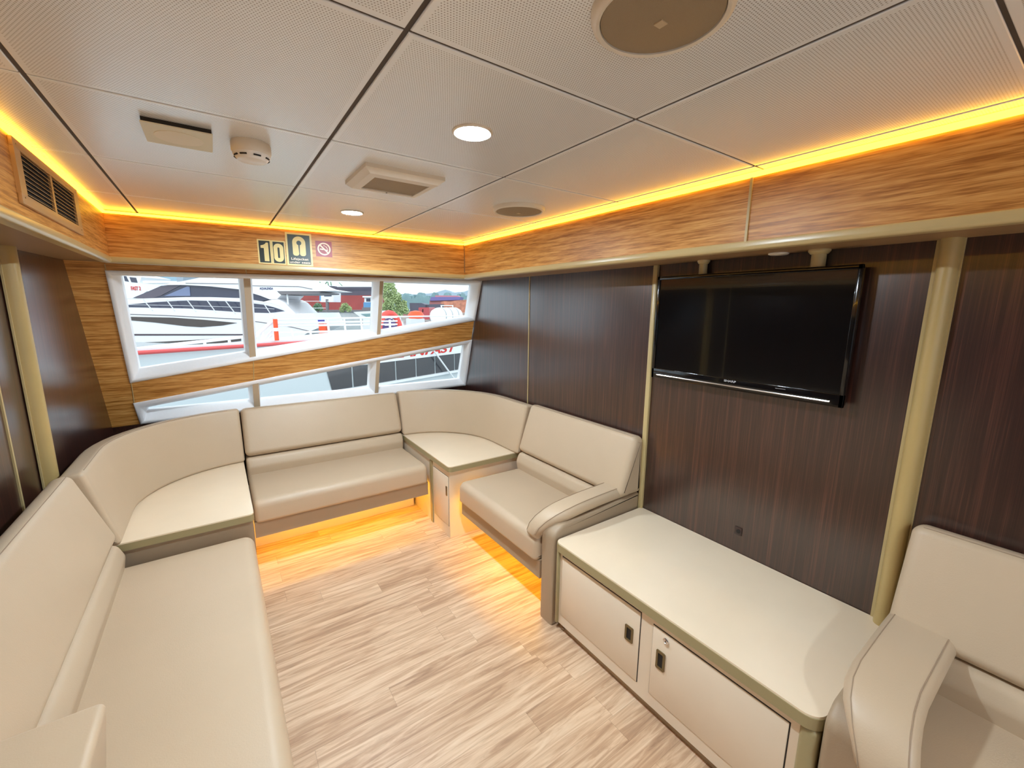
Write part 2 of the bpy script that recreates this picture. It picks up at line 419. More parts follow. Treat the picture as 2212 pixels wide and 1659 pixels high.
# windows: moulded white surround, bevelled mullions, one pane per light
UG = [(-0.389, 1.660), (1.744, 1.677), (1.744, 1.428), (-0.389, 1.131)]
LG = [(-0.389, 0.872), (1.760, 1.174), (1.760, 0.868), (-0.389, 0.860)]
DG = 0.07
def window(name, O, G, mulls, tops, bots):
    win = bpy.data.objects.new(name, None); C.objects.link(win); win['kind'] = 'structure'; BASE[win.name] = Vector((0, 0, 0))
    sh = S(); rings = []
    cx = sum(p[0] for p in O) / 4; cz = sum(p[1] for p in O) / 4
    def grow(P, d):
        out = []
        for i in range(4):
            p0, p1, p2 = Vector(P[i - 1]), Vector(P[i]), Vector(P[(i + 1) % 4])
            e1 = (p1 - p0).normalized(); e2 = (p2 - p1).normalized()
            n1 = Vector((-e1.y, e1.x)); n2 = Vector((-e2.y, e2.x))
            q = n1 + n2; q *= 2 / q.length_squared
            out.append(tuple(p1 + q * d))
        return out
    prof = [(0.004, 0.002), (0.004, -0.008), (-0.002, -0.013), (-0.012, -0.013), (-0.02, -0.006)]
    for d, o in prof: rings.append([PW(x, z, o) for (x, z) in grow(O, d)])
    rings.append([PW(x, z, DG - 0.012) for (x, z) in grow(G, 0.005)])
    rings.append([PW(x, z, DG + 0.03) for (x, z) in grow(G, 0.0)])
    rings.append([PW(x, z, DG + 0.03) for (x, z) in grow(G, 0.1)])
    v = [q for r in rings for q in r]; n = len(rings)
    sh.add(v, [(i * 4 + j, i * 4 + (j + 1) % 4, (i + 1) * 4 + (j + 1) % 4, (i + 1) * 4 + j) for i in range(n - 1) for j in range(4)])
    struct('window_frame', sh, M_white, win, ang=50)
    zt = lambda P, x, i, j: P[i][1] + (P[j][1] - P[i][1]) * (x - P[i][0]) / (P[j][0] - P[i][0])
    xs = [G[0][0]]
    for (g0, g1, f0, f1) in mulls:
        sh = S(); v = []
        for x, o, P in ((g0, DG + 0.02, G), (f0, 0.002, O), (f1, 0.002, O), (g1, DG + 0.02, G)):
            e = 0.02
            v += [PW(x, zt(P, x, 0, 1) + e, o), PW(x, zt(P, x, 3, 2) - e, o)]
        sh.add(v, [(0, 2, 3, 1), (2, 4, 5, 3), (4, 6, 7, 5), (6, 0, 1, 7), (0, 6, 4, 2), (1, 3, 5, 7)])
        mo = struct('mullion', sh, M_white, win, smooth=False)
        sh = S(); w_ = 0.001
        p = [PW(f0 + w_, zt(O, f0, 0, 1), 0.0), PW(f1 - w_, zt(O, f1, 0, 1), 0.0), PW(f1 - w_, zt(O, f1, 3, 2), 0.0), PW(f0 + w_, zt(O, f0, 3, 2), 0.0)]
        sh.prism(p, (0, -0.002, 0)); struct('mullion_cover', sh, M_mull, mo, smooth=False)
        xs += [g0, g1]
    xs.append(G[1][0])
    for k in range(0, len(xs), 2):
        a, b = xs[k], xs[k + 1]
        p = [PW(a, zt(G, a, 0, 1), DG), PW(b, zt(G, b, 0, 1), DG), PW(b, zt(G, b, 3, 2), DG), PW(a, zt(G, a, 3, 2), DG)]
        struct('pane', S().add(p, [(0, 1, 2, 3)]), M_glass, win, smooth=False)
    return win
window('window_1', UO, UG, [(0.140, 0.214, 0.163, 0.199), (0.950, 1.036, 0.977, 1.004)], 0, 0)
window('window_2', LO, LG, [(0.143, 0.214, 0.166, 0.203), (0.950, 1.045, 0.985, 1.014)], 0, 0)

# ceiling: bevelled perforated tiles over a dark backing that paints shade into the joints
gx = [XL - 0.0, -0.265, 0.302, 0.869, 1.436, XR]
gy = [0.179 + 0.5665 * k for k in range(-7, 6)]
gy = [YB] + [y for y in gy if YB + 0.1 < y < 2.9] + [3.0]
sh = S(); uvs = []
g = 0.0045; bv = 0.004
for i in range(len(gx) - 1):
    for j in range(len(gy) - 1):
        x0, x1, y0, y1 = gx[i] + g, gx[i + 1] - g, gy[j] + 0.0035, gy[j + 1] - 0.0035
        ox = x0 if i > 0 else x1 - 0.558
        oy = y0 if j > 0 else y1 - 0.558
        v = []
        for (d, z) in ((0, H + 0.014), (0, H + 0.0015), (0.0015, H)):
            v += [(x0 + d, y0 + d, z), (x1 - d, y0 + d, z), (x1 - d, y1 - d, z), (x0 + d, y1 - d, z)]
        f = [(a * 4 + b, a * 4 + (b + 1) % 4, a * 4 + 4 + (b + 1) % 4, a * 4 + 4 + b) for a in range(2) for b in range(4)] + [(8, 9, 10, 11)]
        for q in f:
            for t in q: uvs.append((v[t][0] - ox, v[t][1] - oy))
        sh.add(v, f)
me = bpy.data.meshes.new('ceiling'); me.from_pydata(sh.v, [], sh.f)
uvl = me.uv_layers.new(name='UVMap')
for k, q in enumerate(uvs): uvl.data[k].uv = q
me.materials.append(M_ceil)
ceil = bpy.data.objects.new('ceiling', me); C.objects.link(ceil); ceil['kind'] = 'structure'; BASE[ceil.name] = Vector((0, 0, 0))
struct('tile_grid', S().box(XL - 0.66, XR + 0.03, YB, 3.1, H + 0.003, H + 0.04), M_gapshade, ceil, smooth=False)

# headers: oak fascia, rounded cream lip, underside
FL, FR = Vector((XHL, 2.872, 0)), Vector((XHR, 2.746, 0))      # ends of the front fascia
ZT = 1.927
def lip_prof():   # (distance into the room, z)
    return fillet([(-0.03, 1.697, 0), (0.009, 1.697, 0.012), (0.006, 1.727, 0.005), (-0.03, 1.727, 0)], 5)
def header(name, p0, p1, inward, face_mat, wall_pts):
    d = (p1 - p0).normalized(); th = 0.02
    h = struct(name, S().prism([p0 + EZ * 1.722, p1 + EZ * 1.722, p1 + EZ * ZT, p0 + EZ * ZT], -inward * th), face_mat, smooth=False)
    struct('rounded_lip', S().sweep(lip_prof(), [(p0, inward, EZ, d), (p1, inward, EZ, d)]), M_lip, h)
    a, b = wall_pts
    struct('underside', S().prism([p0 + EZ * ZU, p1 + EZ * ZU, Vector(b) + EZ * ZU, Vector(a) + EZ * ZU], EZ * 0.015), M_under, h, smooth=False)
    return h
hr = header('trim_1', Vector((XHR, YB, 0)), FR + Vector((0, 0.02, 0)), Vector((-1, 0, 0)), M_oak_y, ((XR, YB, 0), (XR, 3.03, 0)))
nf = Vector((FR.y - FL.y, -(FR.x - FL.x), 0)).normalized()
hf = header('trim_2', FL - (FR - FL).normalized() * 0.02, FR + (FR - FL).normalized() * 0.02, nf, M_oak_x, ((XL, 3.03, 0), (XR, 3.03, 0)))
hl = header('trim_3', Vector((XHL, YB, 0)), FL, Vector((1, 0, 0)), M_oak_y, ((xw(YB), YB, 0), (xw(3.03), 3.03, 0)))
struct('joint_strip', S().box(XHR - 0.006, XHR + 0.002, 0.772, 0.780, 1.712, ZT), M_lip, hr, smooth=False)
struct('corner_bead', S().box(XHR - 0.004, XHR + 0.002, 2.738, 2.744, 1.742, ZT), M_under, hr, smooth=False)

# side wall trims
struct('trim_4', S().box(XR - 0.004, XR + 0.002, 2.379, 2.386, 0, ZU), M_lip, smooth=False)
struct('trim_5', S().box(XR - 0.016, XR + 0.002, 1.340, 1.366, 0, ZU, 0.004, 2), M_lip)
def post(name, x, y0, y1, inward, fl0, fl1):
    pr = []
    k = 12; yc = (y0 + y1) / 2; a = (y1 - y0) / 2
    for i in range(k + 1):
        t = PI * i / k; pr.append((yc - a * math.cos(t), 0.045 * math.sin(t) ** 0.7 if 0 < i < k else 0))
    p = struct(name, S().sweep([(q[1] - 0.001, q[0]) for q in pr], [((x, 0, 0), Vector((inward, 0, 0)), EY, EZ), ((x, 0, ZU), Vector((inward, 0, 0)), EY, EZ)]), M_post)
    f = S()
    f.box(min(x, x + inward * 0.006), max(x, x + inward * 0.006), y0 - fl0, y0 + 0.004, 0, ZU)
    f.box(min(x, x + inward * 0.006), max(x, x + inward * 0.006), y1 - 0.004, y1 + fl1, 0, ZU)
    struct('flange', f, M_lip, p, smooth=False)
    return p
post('trim_6', XR, 0.307, 0.357, -1, 0.003, 0.009)
post('trim_7', xw(2.45), 2.415, 2.477, 1, 0.006, 0.006)
struct('trim_8', S().box(xw(2.25) - 0.004, xw(2.25) + 0.005, 2.245, 2.257, 0, ZU), M_lip, smooth=False)

# ------------------------------------------------------------------ LED strips
def led(name, path, r, m, label):
    o = obj(name, S().tube(path, r, 6), m, base=path[0]); return tag(o, label, 'light strip')
zl = 1.933
led('led_strip', [Vector((XHR - 0.004, YB, zl)), Vector((XHR - 0.004, 2.735, zl))], 0.0085, M_led, 'amber light strip along the top of the right-hand wood header')
led('led_strip', [FL + nf * 0.005 + EZ * zl, FR + nf * 0.005 + Vector((-0.01, 0, zl))], 0.0065, M_led, 'amber light strip above the wood header that carries the signs')
led('led_strip', [Vector((XHL + 0.004, YB, zl)), Vector((XHL + 0.004, 2.86, zl))], 0.008, M_led, 'amber light strip above the left wood header with the louvred vent')
led('led_strip', [Vector((0.10, 2.76, 0.262)), Vector((1.12, 2.76, 0.262))], 0.006, M_led2, 'amber light strip glowing under the bench below the window')
led('led_strip', [Vector((1.30, 1.48, 0.262)), Vector((1.30, 2.31, 0.262))], 0.006, M_led2, 'amber light strip glowing under the short bench with the padded armrest')

# ------------------------------------------------------------------ benches
def back_prof(zt, w0):
    """upper back cushion: (distance from wall, z)"""
    return fillet([(0.005, 0.535, 0.02), (0.005, zt - 0.012, 0.03), (w0, zt, 0.03), (w0 + 0.102, 0.56, 0.036), (w0 + 0.078, 0.535, 0.015)], 5)
def bol_prof(w0):
    return fillet([(0.005, 0.36, 0.01), (0.005, 0.528, 0.01), (w0 + 0.095, 0.528, 0.035), (w0 + 0.118, 0.47, 0.04), (w0 + 0.10, 0.36, 0.02)], 5)
def seat_prof(w1, w2, z0=0.285, z1=0.422):
    return fillet([(w1, z0, 0.02), (w1, z1 - 0.004, 0.02), (w2, z1, 0.045), (w2 + 0.003, z0 + 0.01, 0.025), (w2 - 0.02, z0, 0.01)], 6)
def straight(o, A, T, ln):
    o = Vector(o); A = Vector(A); T = Vector(T)
    return [(o, A, EZ, T), (o + T * 0.05, A, EZ, T), (o + T * (ln / 2), A, EZ, T), (o + T * (ln - 0.05), A, EZ, T), (o + T * ln, A, EZ, T)]
def bench(label, base, o, A, T, ln, zt=0.855, w0=0.075, wseat=0.16, wfront=0.63, wskirt=0.605, back_ext=(0, 0)):
    """o: wall point at one end; A: direction into the room; T: along the bench"""
    t = thing('bench', label, 'bench', base)
    A = Vector(A); T = Vector(T); o = Vector(o)
    fr = straight(o + T * 0.004, A, T, ln - 0.008)
    ob = o + T * back_ext[0]; lb_ = ln - back_ext[0] + back_ext[1]
    b = obj('backrest', S().sweep(back_prof(zt, w0), straight(ob + T * 0.004, A, T, lb_ - 0.008), 0.032, 7), M_leather, t, ang=60)
    pa, pz = back_prof(zt, w0)[14]
    obj('piping', S().tube([ob + T * 0.03 + A * (pa + 0.0004) + EZ * (pz + 0.0004), ob + T * (lb_ - 0.03) + A * (pa + 0.0004) + EZ * (pz + 0.0004)], 0.0014, 6), M_seam, b)
    obj('bolster', S().sweep(bol_prof(w0), fr, 0.02), M_leather, t, ang=60)
    obj('seat_cushion', S().sweep(seat_prof(wseat - 0.03, wfront), straight(o + T * 0.006, A, T, ln - 0.012), 0.025), M_leather, t, ang=60)
    q0 = o + A * (wskirt - 0.02); q1 = o + A * wskirt
    obj('skirt', S().prism([q0 + EZ * 0.195, q1 + EZ * 0.195, q1 + EZ * 0.29, q0 + EZ * 0.29], T * ln), M_skirt, t, smooth=False)
    obj('base_board', S().prism([o + A * 0.02 + EZ * 0.27, q0 + EZ * 0.27, q0 + EZ * 0.289, o + A * 0.02 + EZ * 0.289], T * ln), M_door, t, smooth=False)
    q2 = o + A * (wskirt - 0.30); q3 = o + A * (wskirt - 0.28)
    obj('kick_panel', S().prism([q2, q3, q3 + EZ * 0.275, q2 + EZ * 0.275], T * ln), M_door, t, smooth=False)
    return t
YF = 3.285
bench('long taupe leather bench under the window, glowing amber underneath', (0.6, 2.9, 0), (0.078, YF, 0), (0, -1, 0), (1, 0, 0), 1.05, zt=0.838, w0=0.085, wfront=0.658, wskirt=0.635)
ba = bench('short leather bench on the right with rounded padded armrest beside cream cabinet', (1.5, 1.8, 0), (XR, 1.462, 0), (-1, 0, 0), (0, 1, 0), 0.80, back_ext=(-0.112, 0))
bn = bench('leather bench with draped armrest at the right edge beyond the cream cabinet', (1.5, -0.5, 0), (XR, -1.3, 0), (-1, 0, 0), (0, 1, 0), 1.50, back_ext=(0, 0.098))
bl = bench('long leather bench along the left wall, nearest in the left corner', (-0.2, 1.5, 0), (XL, 0.50, 0), (1, 0, 0), (0, 1, 0), 1.755, w0=0.065, wfront=0.635, wskirt=0.61)

def arm(t, y0, y1, py0, py1, drop):
    """upholstered end panel with a padded cushion over its top and front"""
    pf = fillet([(XR - 0.01, 0.0, 0), (XR - 0.01, 0.535, 0.01), (1.24, 0.505, 0.06), (1.19, 0.47, 0.05), (1.19, 0.0, 0)], 6)
    obj('arm_panel', S().sweep([(q[0], q[1]) for q in pf], [((0, y0, 0), EX, EZ, EY), ((0, y0 + 0.02, 0), EX, EZ, EY), ((0, y1 - 0.02, 0), EX, EZ, EY), ((0, y1, 0), EX, EZ, EY)], 0.016), M_skirt, t, ang=60)
    # (x, z, centre shift towards the seat, width factor): lies over the panel, then drops inside it
    path = [(1.735, 0.553, 0, 0.95), (1.69, 0.557, 0, 1), (1.60, 0.557, 0, 1), (1.5, 0.554, 0, 1), (1.42, 0.550, 0, 1), (1.35, 0.545, 0, 1), (1.29, 0.534, 0.06, 1), (1.245, 0.515, 0.2, 0.96), (1.212, 0.488, 0.4, 0.88), (1.194, 0.46, 0.58, 0.80), (1.186, 0.43, 0.68, 0.74), (1.184, 0.405, 0.72, 0.70)]
    hw = (py1 - py0) / 2; yc = (py0 + py1) / 2
    pr = fillet([(-hw, -0.032, 0.026), (hw, -0.032, 0.026), (hw, 0.03, 0.03), (-hw, 0.03, 0.03)], 6)
    fr = []
    for i, (x, z, k, wd) in enumerate(path):
        a, b = path[max(i - 1, 0)], path[min(i + 1, len(path) - 1)]
        T = Vector((b[0] - a[0], 0, b[1] - a[1])).normalized()
        B = Vector((T.z, 0, -T.x)); B = B if B.z > 0 or B.x < 0 else -B
        fr.append((Vector((x, yc + k * drop, z)), EY * wd, B, T))
    p = obj('arm_pad', S().sweep(pr, fr, 0.026), M_leather, t, ang=70)
    sd = S()
    for yy in (yc - hw + 0.004, yc + hw - 0.004):
        sd.tube([f[0] + f[2] * 0.0285 + f[1] * ((yy - yc) * 0.80) for f in fr[1:-1]], 0.0013, 6)
    obj('piping', sd, M_seam, p)
arm(ba, 1.362, 1.458, 1.368, 1.488, 0.10)
arm(bn, 0.203, 0.296, 0.140, 0.297, -0.075)
# end block of the left bench, near the camera
obj('armrest', S().sweep(fillet([(XL + 0.005, 0.42, 0.01), (XL + 0.005, 0.635, 0.02), (-0.275, 0.635, 0.015), (-0.30, 0.42, 0.02)], 6), [((0, 0.62, 0), EX, EZ, EY), ((0, 0.72, 0), EX, EZ, EY), ((0, 1.08, 0), EX, EZ, EY), ((0, 1.175, 0), EX, EZ, EY)], 0.016), M_leather, bl, ang=60)

# corner units: cabinet with a table top, and the curved back cushion standing on it
def arc_frames(cx, cy, r, sgn, y_start, n=14, end=0.0):
    """wall reference path: straight up the side wall, quarter circle, to the window bench"""
    fr = []
    xs = cx - sgn * r
    Y = y_start
    for yy in (Y, Y + 0.05, Y + (cy - Y) * 0.6):
        fr.append((Vector((xs, yy, 0)), Vector((sgn, 0, 0)), EZ, EY))
    for i in range(n + 1):
        a = (PI / 2 - end) * i / n
        rad = Vector((-sgn * math.cos(a), math.sin(a), 0))
        fr.append((Vector((cx, cy, 0)) + rad * r, -rad, EZ, Vector((sgn * math.sin(a), math.cos(a), 0))))
    return fr
cprof = fillet([(0.005, 0.5055, 0.01), (0.005, 0.832, 0.03), (0.088, 0.842, 0.02), (0.168, 0.5055, 0.015)], 5)
for (label, cx, cy, r, sg, ys, base) in (('curved taupe back cushion on the left corner table', 0.092, 2.612, 0.665, 1, 2.268, (-0.45, 2.9, 0.505)),
                                  ('curved taupe back cushion on the right corner table', 1.118, 2.612, 0.672, -1, 2.275, (1.68, 2.9, 0.505))):
    fr = arc_frames(cx, cy, r, sg, ys, end=0.03)
    o = obj('curved_cushion', S().sweep(cprof, fr, 0.018), M_leather, base=base, ang=60)
    tag(o, label, 'cushion')
    obj('piping', S().tube([f[0] + f[1] * (cprof[14][0] + 0.0004) + EZ * (cprof[14][1] + 0.0004) for f in fr[0:]][1:-1], 0.0014, 6), M_seam, o)

def top_slab(poly, z0, z1, bev):
    b = bmesh.new(); vs_ = [b.verts.new((x, y, z0)) for x, y in poly]; f = b.faces.new(vs_)
    r = bmesh.ops.extrude_face_region(b, geom=[f])
    tv = [q for q in r['geom'] if isinstance(q, bmesh.types.BMVert)]
    for q in tv: q.co.z = z1
    return S().bm(b)
def corner_table(label, poly, bodyx, bodyy, base):
    t = thing('corner_cabinet', label, 'cabinet', base)
    obj('tabletop', top_slab(poly, 0.492, 0.505, 0), M_cream, t)
    pe = []
    c = Vector((sum(p[0] for p in poly) / len(poly), sum(p[1] for p in poly) / len(poly)))
    obj('edge_band', top_slab([tuple(c + (Vector(p) - c) * 1.004) for p in poly], 0.468, 0.4995, 0), M_edge, t)
    obj('body', S().box(bodyx[0], bodyx[1], bodyy[0], bodyy[1], 0, 0.468), M_door, t, smooth=False)
    return t
pl = fillet([(XL + 0.022, 2.285, 0), (0.069, 2.285, 0.022), (0.069, 3.28, 0), (-0.2, 3.28, 0), (XL + 0.022, 2.9, 0)], 6)
tl = corner_table('cream topped corner cabinet at the left end of the window bench', pl, (XL + 0.022, 0.062), (2.315, 3.27), (-0.2, 2.6, 0))
obj('front_panel', S().box(XL + 0.006, 0.064, 2.305, 2.317, 0.28, 0.468), M_skirt, tl, smooth=False)
pr_ = fillet([(XR - 0.004, 2.312, 0), (1.128, 2.312, 0.024), (1.138, 3.28, 0), (1.5, 3.28, 0), (XR - 0.004, 2.9, 0)], 6)
tr = corner_table('cream topped corner cabinet with small door between the two glowing benches', pr_, (1.146, XR - 0.004), (2.345, 3.27), (1.5, 2.7, 0))
d = obj('door', S().box(1.1425, 1.150, 2.362, 2.588, 0.078, 0.418, 0.002, 2), M_door, tr)
hd = obj('handle', S().box(1.139, 1.144, 2.372, 2.392, 0.285, 0.35, 0.002, 2), M_bronze, d)
obj('door_gap', S().box(1.1455, 1.147, 2.359, 2.591, 0.075, 0.421), M_dark, tr, smooth=False)
obj('trim_strip', S().box(1.137, 1.150, 2.600, 2.634, 0.0, 0.455), M_edge, tr, smooth=False)

# ------------------------------------------------------------------ cream cabinet under the television
cb = thing('low_cabinet', 'long low cream cabinet with two doors below the television', 'cabinet', (1.5, 0.82, 0))
pc = fillet([(XR - 0.003, 0.300, 0.0), (1.188, 0.300, 0.045), (1.188, 1.352, 0.03), (XR - 0.003, 1.352, 0.02)], 7)
obj('tabletop', top_slab(pc, 0.437, 0.452, 0), M_cream, cb)
obj('edge_band', top_slab([(1.5 + (x - 1.5) * 1.006, 0.826 + (y - 0.826) * 1.004) for x, y in pc if True], 0.410, 0.446, 0), M_edge, cb)
obj('body', S().box(1.203, XR - 0.003, 0.345, 1.330, 0.040, 0.41), M_door, cb, smooth=False)
obj('plinth', S().box(1.222, XR - 0.02, 0.345, 1.30, 0, 0.041), M_skirt, cb, smooth=False)
obj('corner_post', S().box(1.192, 1.26, 0.303, 0.347, 0, 0.41, 0.016, 4), M_edge, cb)
obj('side_panel', S().box(1.26, XR - 0.003, 0.303, 0.347, 0, 0.41), M_edge, cb, smooth=False)
obj('edge_trim', S().box(1.190, 1.206, 1.328, 1.342, 0.04, 0.41, 0.004, 2), M_edge, cb)
for (y0, y1, z0, z1, hy0, hy1, hz0, hz1, lock) in ((0.875, 1.312, 0.092, 0.388, 0.901, 0.940, 0.237, 0.302, False), (0.371, 0.818, 0.092, 0.378, 0.760, 0.796, 0.224, 0.298, True)):
    obj('door_gap', S().box(1.2022, 1.204, y0 - 0.0035, y1 + 0.001, z0 - 0.001, z1 + 0.0035), M_dark, cb, smooth=False)
    d = obj('door', S().box(1.200, 1.206, y0, y1, z0, z1, 0.002, 2), M_door, cb)
    sh = S()
    yc, zc = (hy0 + hy1) / 2, (hz0 + hz1) / 2
    hw, hh = (hy1 - hy0) / 2, (hz1 - hz0) / 2
    outer = fillet([(yc - hw, zc - hh, 0.005), (yc + hw, zc - hh, 0.005), (yc + hw, zc + hh, 0.005), (yc - hw, zc + hh, 0.005)], 4)
    inner = [(yc + (y - yc) * 0.55, zc + (z - zc) * 0.72) for y, z in outer]
    n = len(outer)
    v = [(1.2005, y, z) for y, z in outer] + [(1.1965, y, z) for y, z in outer] + [(1.1965, y, z) for y, z in inner] + [(1.1995, y, z) for y, z in inner]
    f = [(a * n + i, a * n + (i + 1) % n, a * n + n + (i + 1) % n, a * n + n + i) for a in range(3) for i in range(n)]
    hd = obj('handle', sh.add(v, f), M_bronze, d)
    obj('finger_recess', S().prism([(1.1998, y, z) for y, z in inner], (-0.001, 0, 0)), M_dark, hd, smooth=False)
    if lock:
        lk = obj('lock', S().lathe([(0.0115, 0), (0.0115, -0.004), (0.009, -0.006), (0.007, -0.006), (0.006, -0.0045), (0.0, -0.0045)], (1.200, 0.762, 0.352), 'x', 20), M_chrome, d)
        obj('keyhole', S().box(1.1945, 1.1965, 0.761, 0.763, 0.3475, 0.3565), M_dark, lk, smooth=False)

# ------------------------------------------------------------------ television and the fittings around it
tv = thing('television', 'black wall mounted flat television on the dark panel', 'television', (1.735, 0.9, 1.17))
X0 = 1.735
obj('casing', S().box(X0 + 0.004, X0 + 0.04, 0.522, 1.296, 1.176, 1.646, 0.004, 2), M_black, tv)
sh = S()
for a in ((0.518, 1.300, 1.634, 1.650), (0.518, 1.300, 1.172, 1.218), (0.518, 0.532, 1.172, 1.650), (1.286, 1.300, 1.172, 1.650)):
    sh.box(X0 - 0.002, X0 + 0.012, *a, 0.002, 2)
bz = obj('bezel', sh, M_black, tv)
obj('screen', S().box(X0 + 0.003, X0 + 0.006, 0.53, 1.288, 1.216, 1.636), M_screen, tv, smooth=False)
obj('trim_bar', S().tube([(X0 - 0.004, 0.556, 1.189), (X0 - 0.004, 1.266, 1.189)], 0.0035, 8), M_chrome, bz)
obj('brand_lettering', S().text('SHARP', (X0 - 0.0025, 0.936, 1.2045), (0, -1, 0), EZ, 0.0085, bold=0.02, depth=0.0006, width=0.05), M_logo, bz)
obj('wall_bracket', S().box(X0 + 0.036, XR, 0.70, 1.12, 1.28, 1.55), M_dark, tv, smooth=False)
obj('indicator_mark', S().box(X0 - 0.0028, X0 - 0.002, 0.70, 0.735, 1.2075, 1.2085), M_logo, bz, smooth=False)
for (x, y, r, lab) in ((1.768, 1.096, 0.017, 'cream pipe stub behind the left end of the television top'), (1.766, 0.660, 0.0225, 'thicker cream pipe stub behind the right end of the television top')):
    p = tag(obj('pipe', S().tube([(x, y, 1.6475), (x, y, ZU)], r, 20), M_lip, base=(x, y, 1.6475)), lab, 'pipe')
    obj('flange', S().lathe([(r * 1.5, 0), (r * 1.5, -0.006), (r * 1.2, -0.014), (r, -0.016)], (x, y, ZU), 'z', 24), M_lip, p)
tag(obj('cover_disc', S().lathe([(0.034, 0), (0.034, -0.004), (0.028, -0.007), (0.0, -0.008)], (1.757, 0.79, ZU), 'z', 28), M_plastic, base=(1.757, 0.79, ZU)), 'small flat disc on the header underside above the television', 'cover')
so = thing('wall_socket', 'small dark socket on the dark panel above the cream cabinet', 'socket', (XR, 0.84, 0.55))
obj('plate', S().box(XR - 0.004, XR, 0.824, 0.856, 0.532, 0.568, 0.002, 2), mat('socket_brown', (58, 42, 38), 0.35), so)
obj('socket_hole', S().lathe([(0.009, 0), (0.009, -0.002), (0, -0.002)], (XR - 0.0035, 0.838, 0.55), 'x', 16), M_dark, so)

# ------------------------------------------------------------------ ceiling fittings
def downlight(x, y, label):
    t = thing('downlight', label, 'ceiling light', (x, y, H), 'round ceiling downlights')
    obj('rim', S().lathe([(0.052, 0.0), (0.052, -0.003), (0.047, -0.006), (0.044, -0.004), (0.044, 0.0)], (x, y, H), 'z', 36), M_plastic, t)
    obj('lens', S().lathe([(0.044, -0.001), (0.043, -0.0045), (0.0, -0.005)], (x, y, H), 'z', 32), M_down, t)
    return t
d0 = downlight(0.588, 1.035, 'larger bright round downlight nearer the camera in the ceiling')
copy_tree(d0, (0, 1.165, 0), 'small bright round downlight beyond the ceiling speaker panel, nearest the signs')
for k, (dx, dy) in enumerate(((0, -2.33), (0, -3.495))):  # unseen downlights added to light the cabin from behind
    copy_tree(d0, (dx, dy, 0), 'unseen round downlight added in the ceiling behind the camera')

def speaker(x, y, r, label):
    t = thing('ceiling_speaker', label, 'speaker', (x, y, H), 'round ceiling speakers')
    obj('rim', S().lathe([(r, 0.0), (r, -0.007), (r * 0.975, -0.014), (r * 0.92, -0.018), (r * 0.87, -0.016), (r * 0.86, -0.004)], (x, y, H), 'z', 56), M_plastic, t)
    gr = obj('grille', S().lathe([(r * 0.865, -0.004), (r * 0.855, -0.014), (r * 0.6, -0.0185), (r * 0.3, -0.0205), (0, -0.021)], (x, y, H), 'z', 48), M_grille, t)
    obj('badge', S().box(x - r * 0.07, x + r * 0.07, y - r * 0.07, y + r * 0.07, H - 0.0225, H - 0.020), mat('badge_plastic', (196, 178, 148), 0.4), gr, smooth=False)
    return t
s0 = speaker(0.592, 0.470, 0.104, 'big round ceiling speaker cut by the top edge of the picture')
s1 = speaker(1.178, 1.655, 0.118, 'round ceiling speaker nearer the window, right of the square ceiling panel')

sm = thing('smoke_detector', 'white smoke detector on the ceiling left of the square panel', 'smoke detector', (0.128, 1.47, H))
obj('base', S().lathe([(0.047, 0), (0.049, -0.004), (0.049, -0.024), (0.046, -0.030)], (0.128, 1.47, H), 'z', 40), M_plastic, sm)
obj('head', S().lathe([(0.046, -0.030), (0.046, -0.033), (0.036, -0.046), (0.022, -0.049), (0.0, -0.049)], (0.128, 1.47, H), 'z', 40), mat('bright_white_plastic', (236, 232, 226), 0.25), sm)
for a0 in (-2.35, -1.55, -0.75, 0.1, 0.9, 1.7, 2.5, 3.3):
    pts = [(0.128 + 0.0425 * math.cos(a0 + q * 0.07), 1.47 + 0.0425 * math.sin(a0 + q * 0.07), H - 0.0385) for q in range(7)]
    obj('slot', S().tube(pts, 0.0022, 6), M_dark, sm)

ac = thing('ceiling_panel', 'raised square cream ceiling panel with a grille in its middle', 'ceiling panel', (0.56, 1.57, H))
px0, px1, py0, py1 = 0.432, 0.704, 1.432, 1.684
sh = S(); v = []
R_ = [(0, 0), (0, -0.012), (0.018, -0.026)]
for (dd, z) in R_: v += [(px0 + dd, py0 + dd, H + z), (px1 - dd, py0 + dd, H + z), (px1 - dd, py1 - dd, H + z), (px0 + dd, py1 - dd, H + z)]
gx0, gx1, gy0, gy1 = 0.476, 0.668, 1.486, 1.646
for z in (-0.026, -0.020): v += [(gx0, gy0, H + z), (gx1, gy0, H + z), (gx1, gy1, H + z), (gx0, gy1, H + z)]
sh.add(v, [(a * 4 + b, a * 4 + (b + 1) % 4, a * 4 + 4 + (b + 1) % 4, a * 4 + 4 + b) for a in range(4) for b in range(4)])
obj('frame', sh, M_plastic, ac, smooth=False)
obj('grille', S().box(gx0, gx1, gy0, gy1, H - 0.022, H - 0.018), M_grille, ac, smooth=False)
obj('screw', S().lathe([(0.003, 0), (0.003, -0.001), (0, -0.001)], (0.57, 1.652, H - 0.026), 'z', 10), M_dark, ac)

cp = thing('cover_plate', 'thin square cream cover plate on the ceiling left of the smoke detector', 'cover plate', (-0.032, 1.498, H))
obj('plate', S().box(-0.104, 0.040, 1.420, 1.577, H - 0.013, H - 0.010), mat('plate_cream', (226, 222, 200), 0.5), cp, smooth=False)
obj('shadow_gap', S().box(-0.102, 0.038, 1.4215, 1.575, H - 0.011, H - 0.0005), M_dark, cp, smooth=False)
obj('disc', S().lathe([(0.052, 0), (0.052, -0.0012), (0.050, -0.0018), (0, -0.0018)], (-0.032, 1.498, H - 0.013), 'z', 36), mat('plate_cream_disc', (230, 224, 206), 0.5), cp)

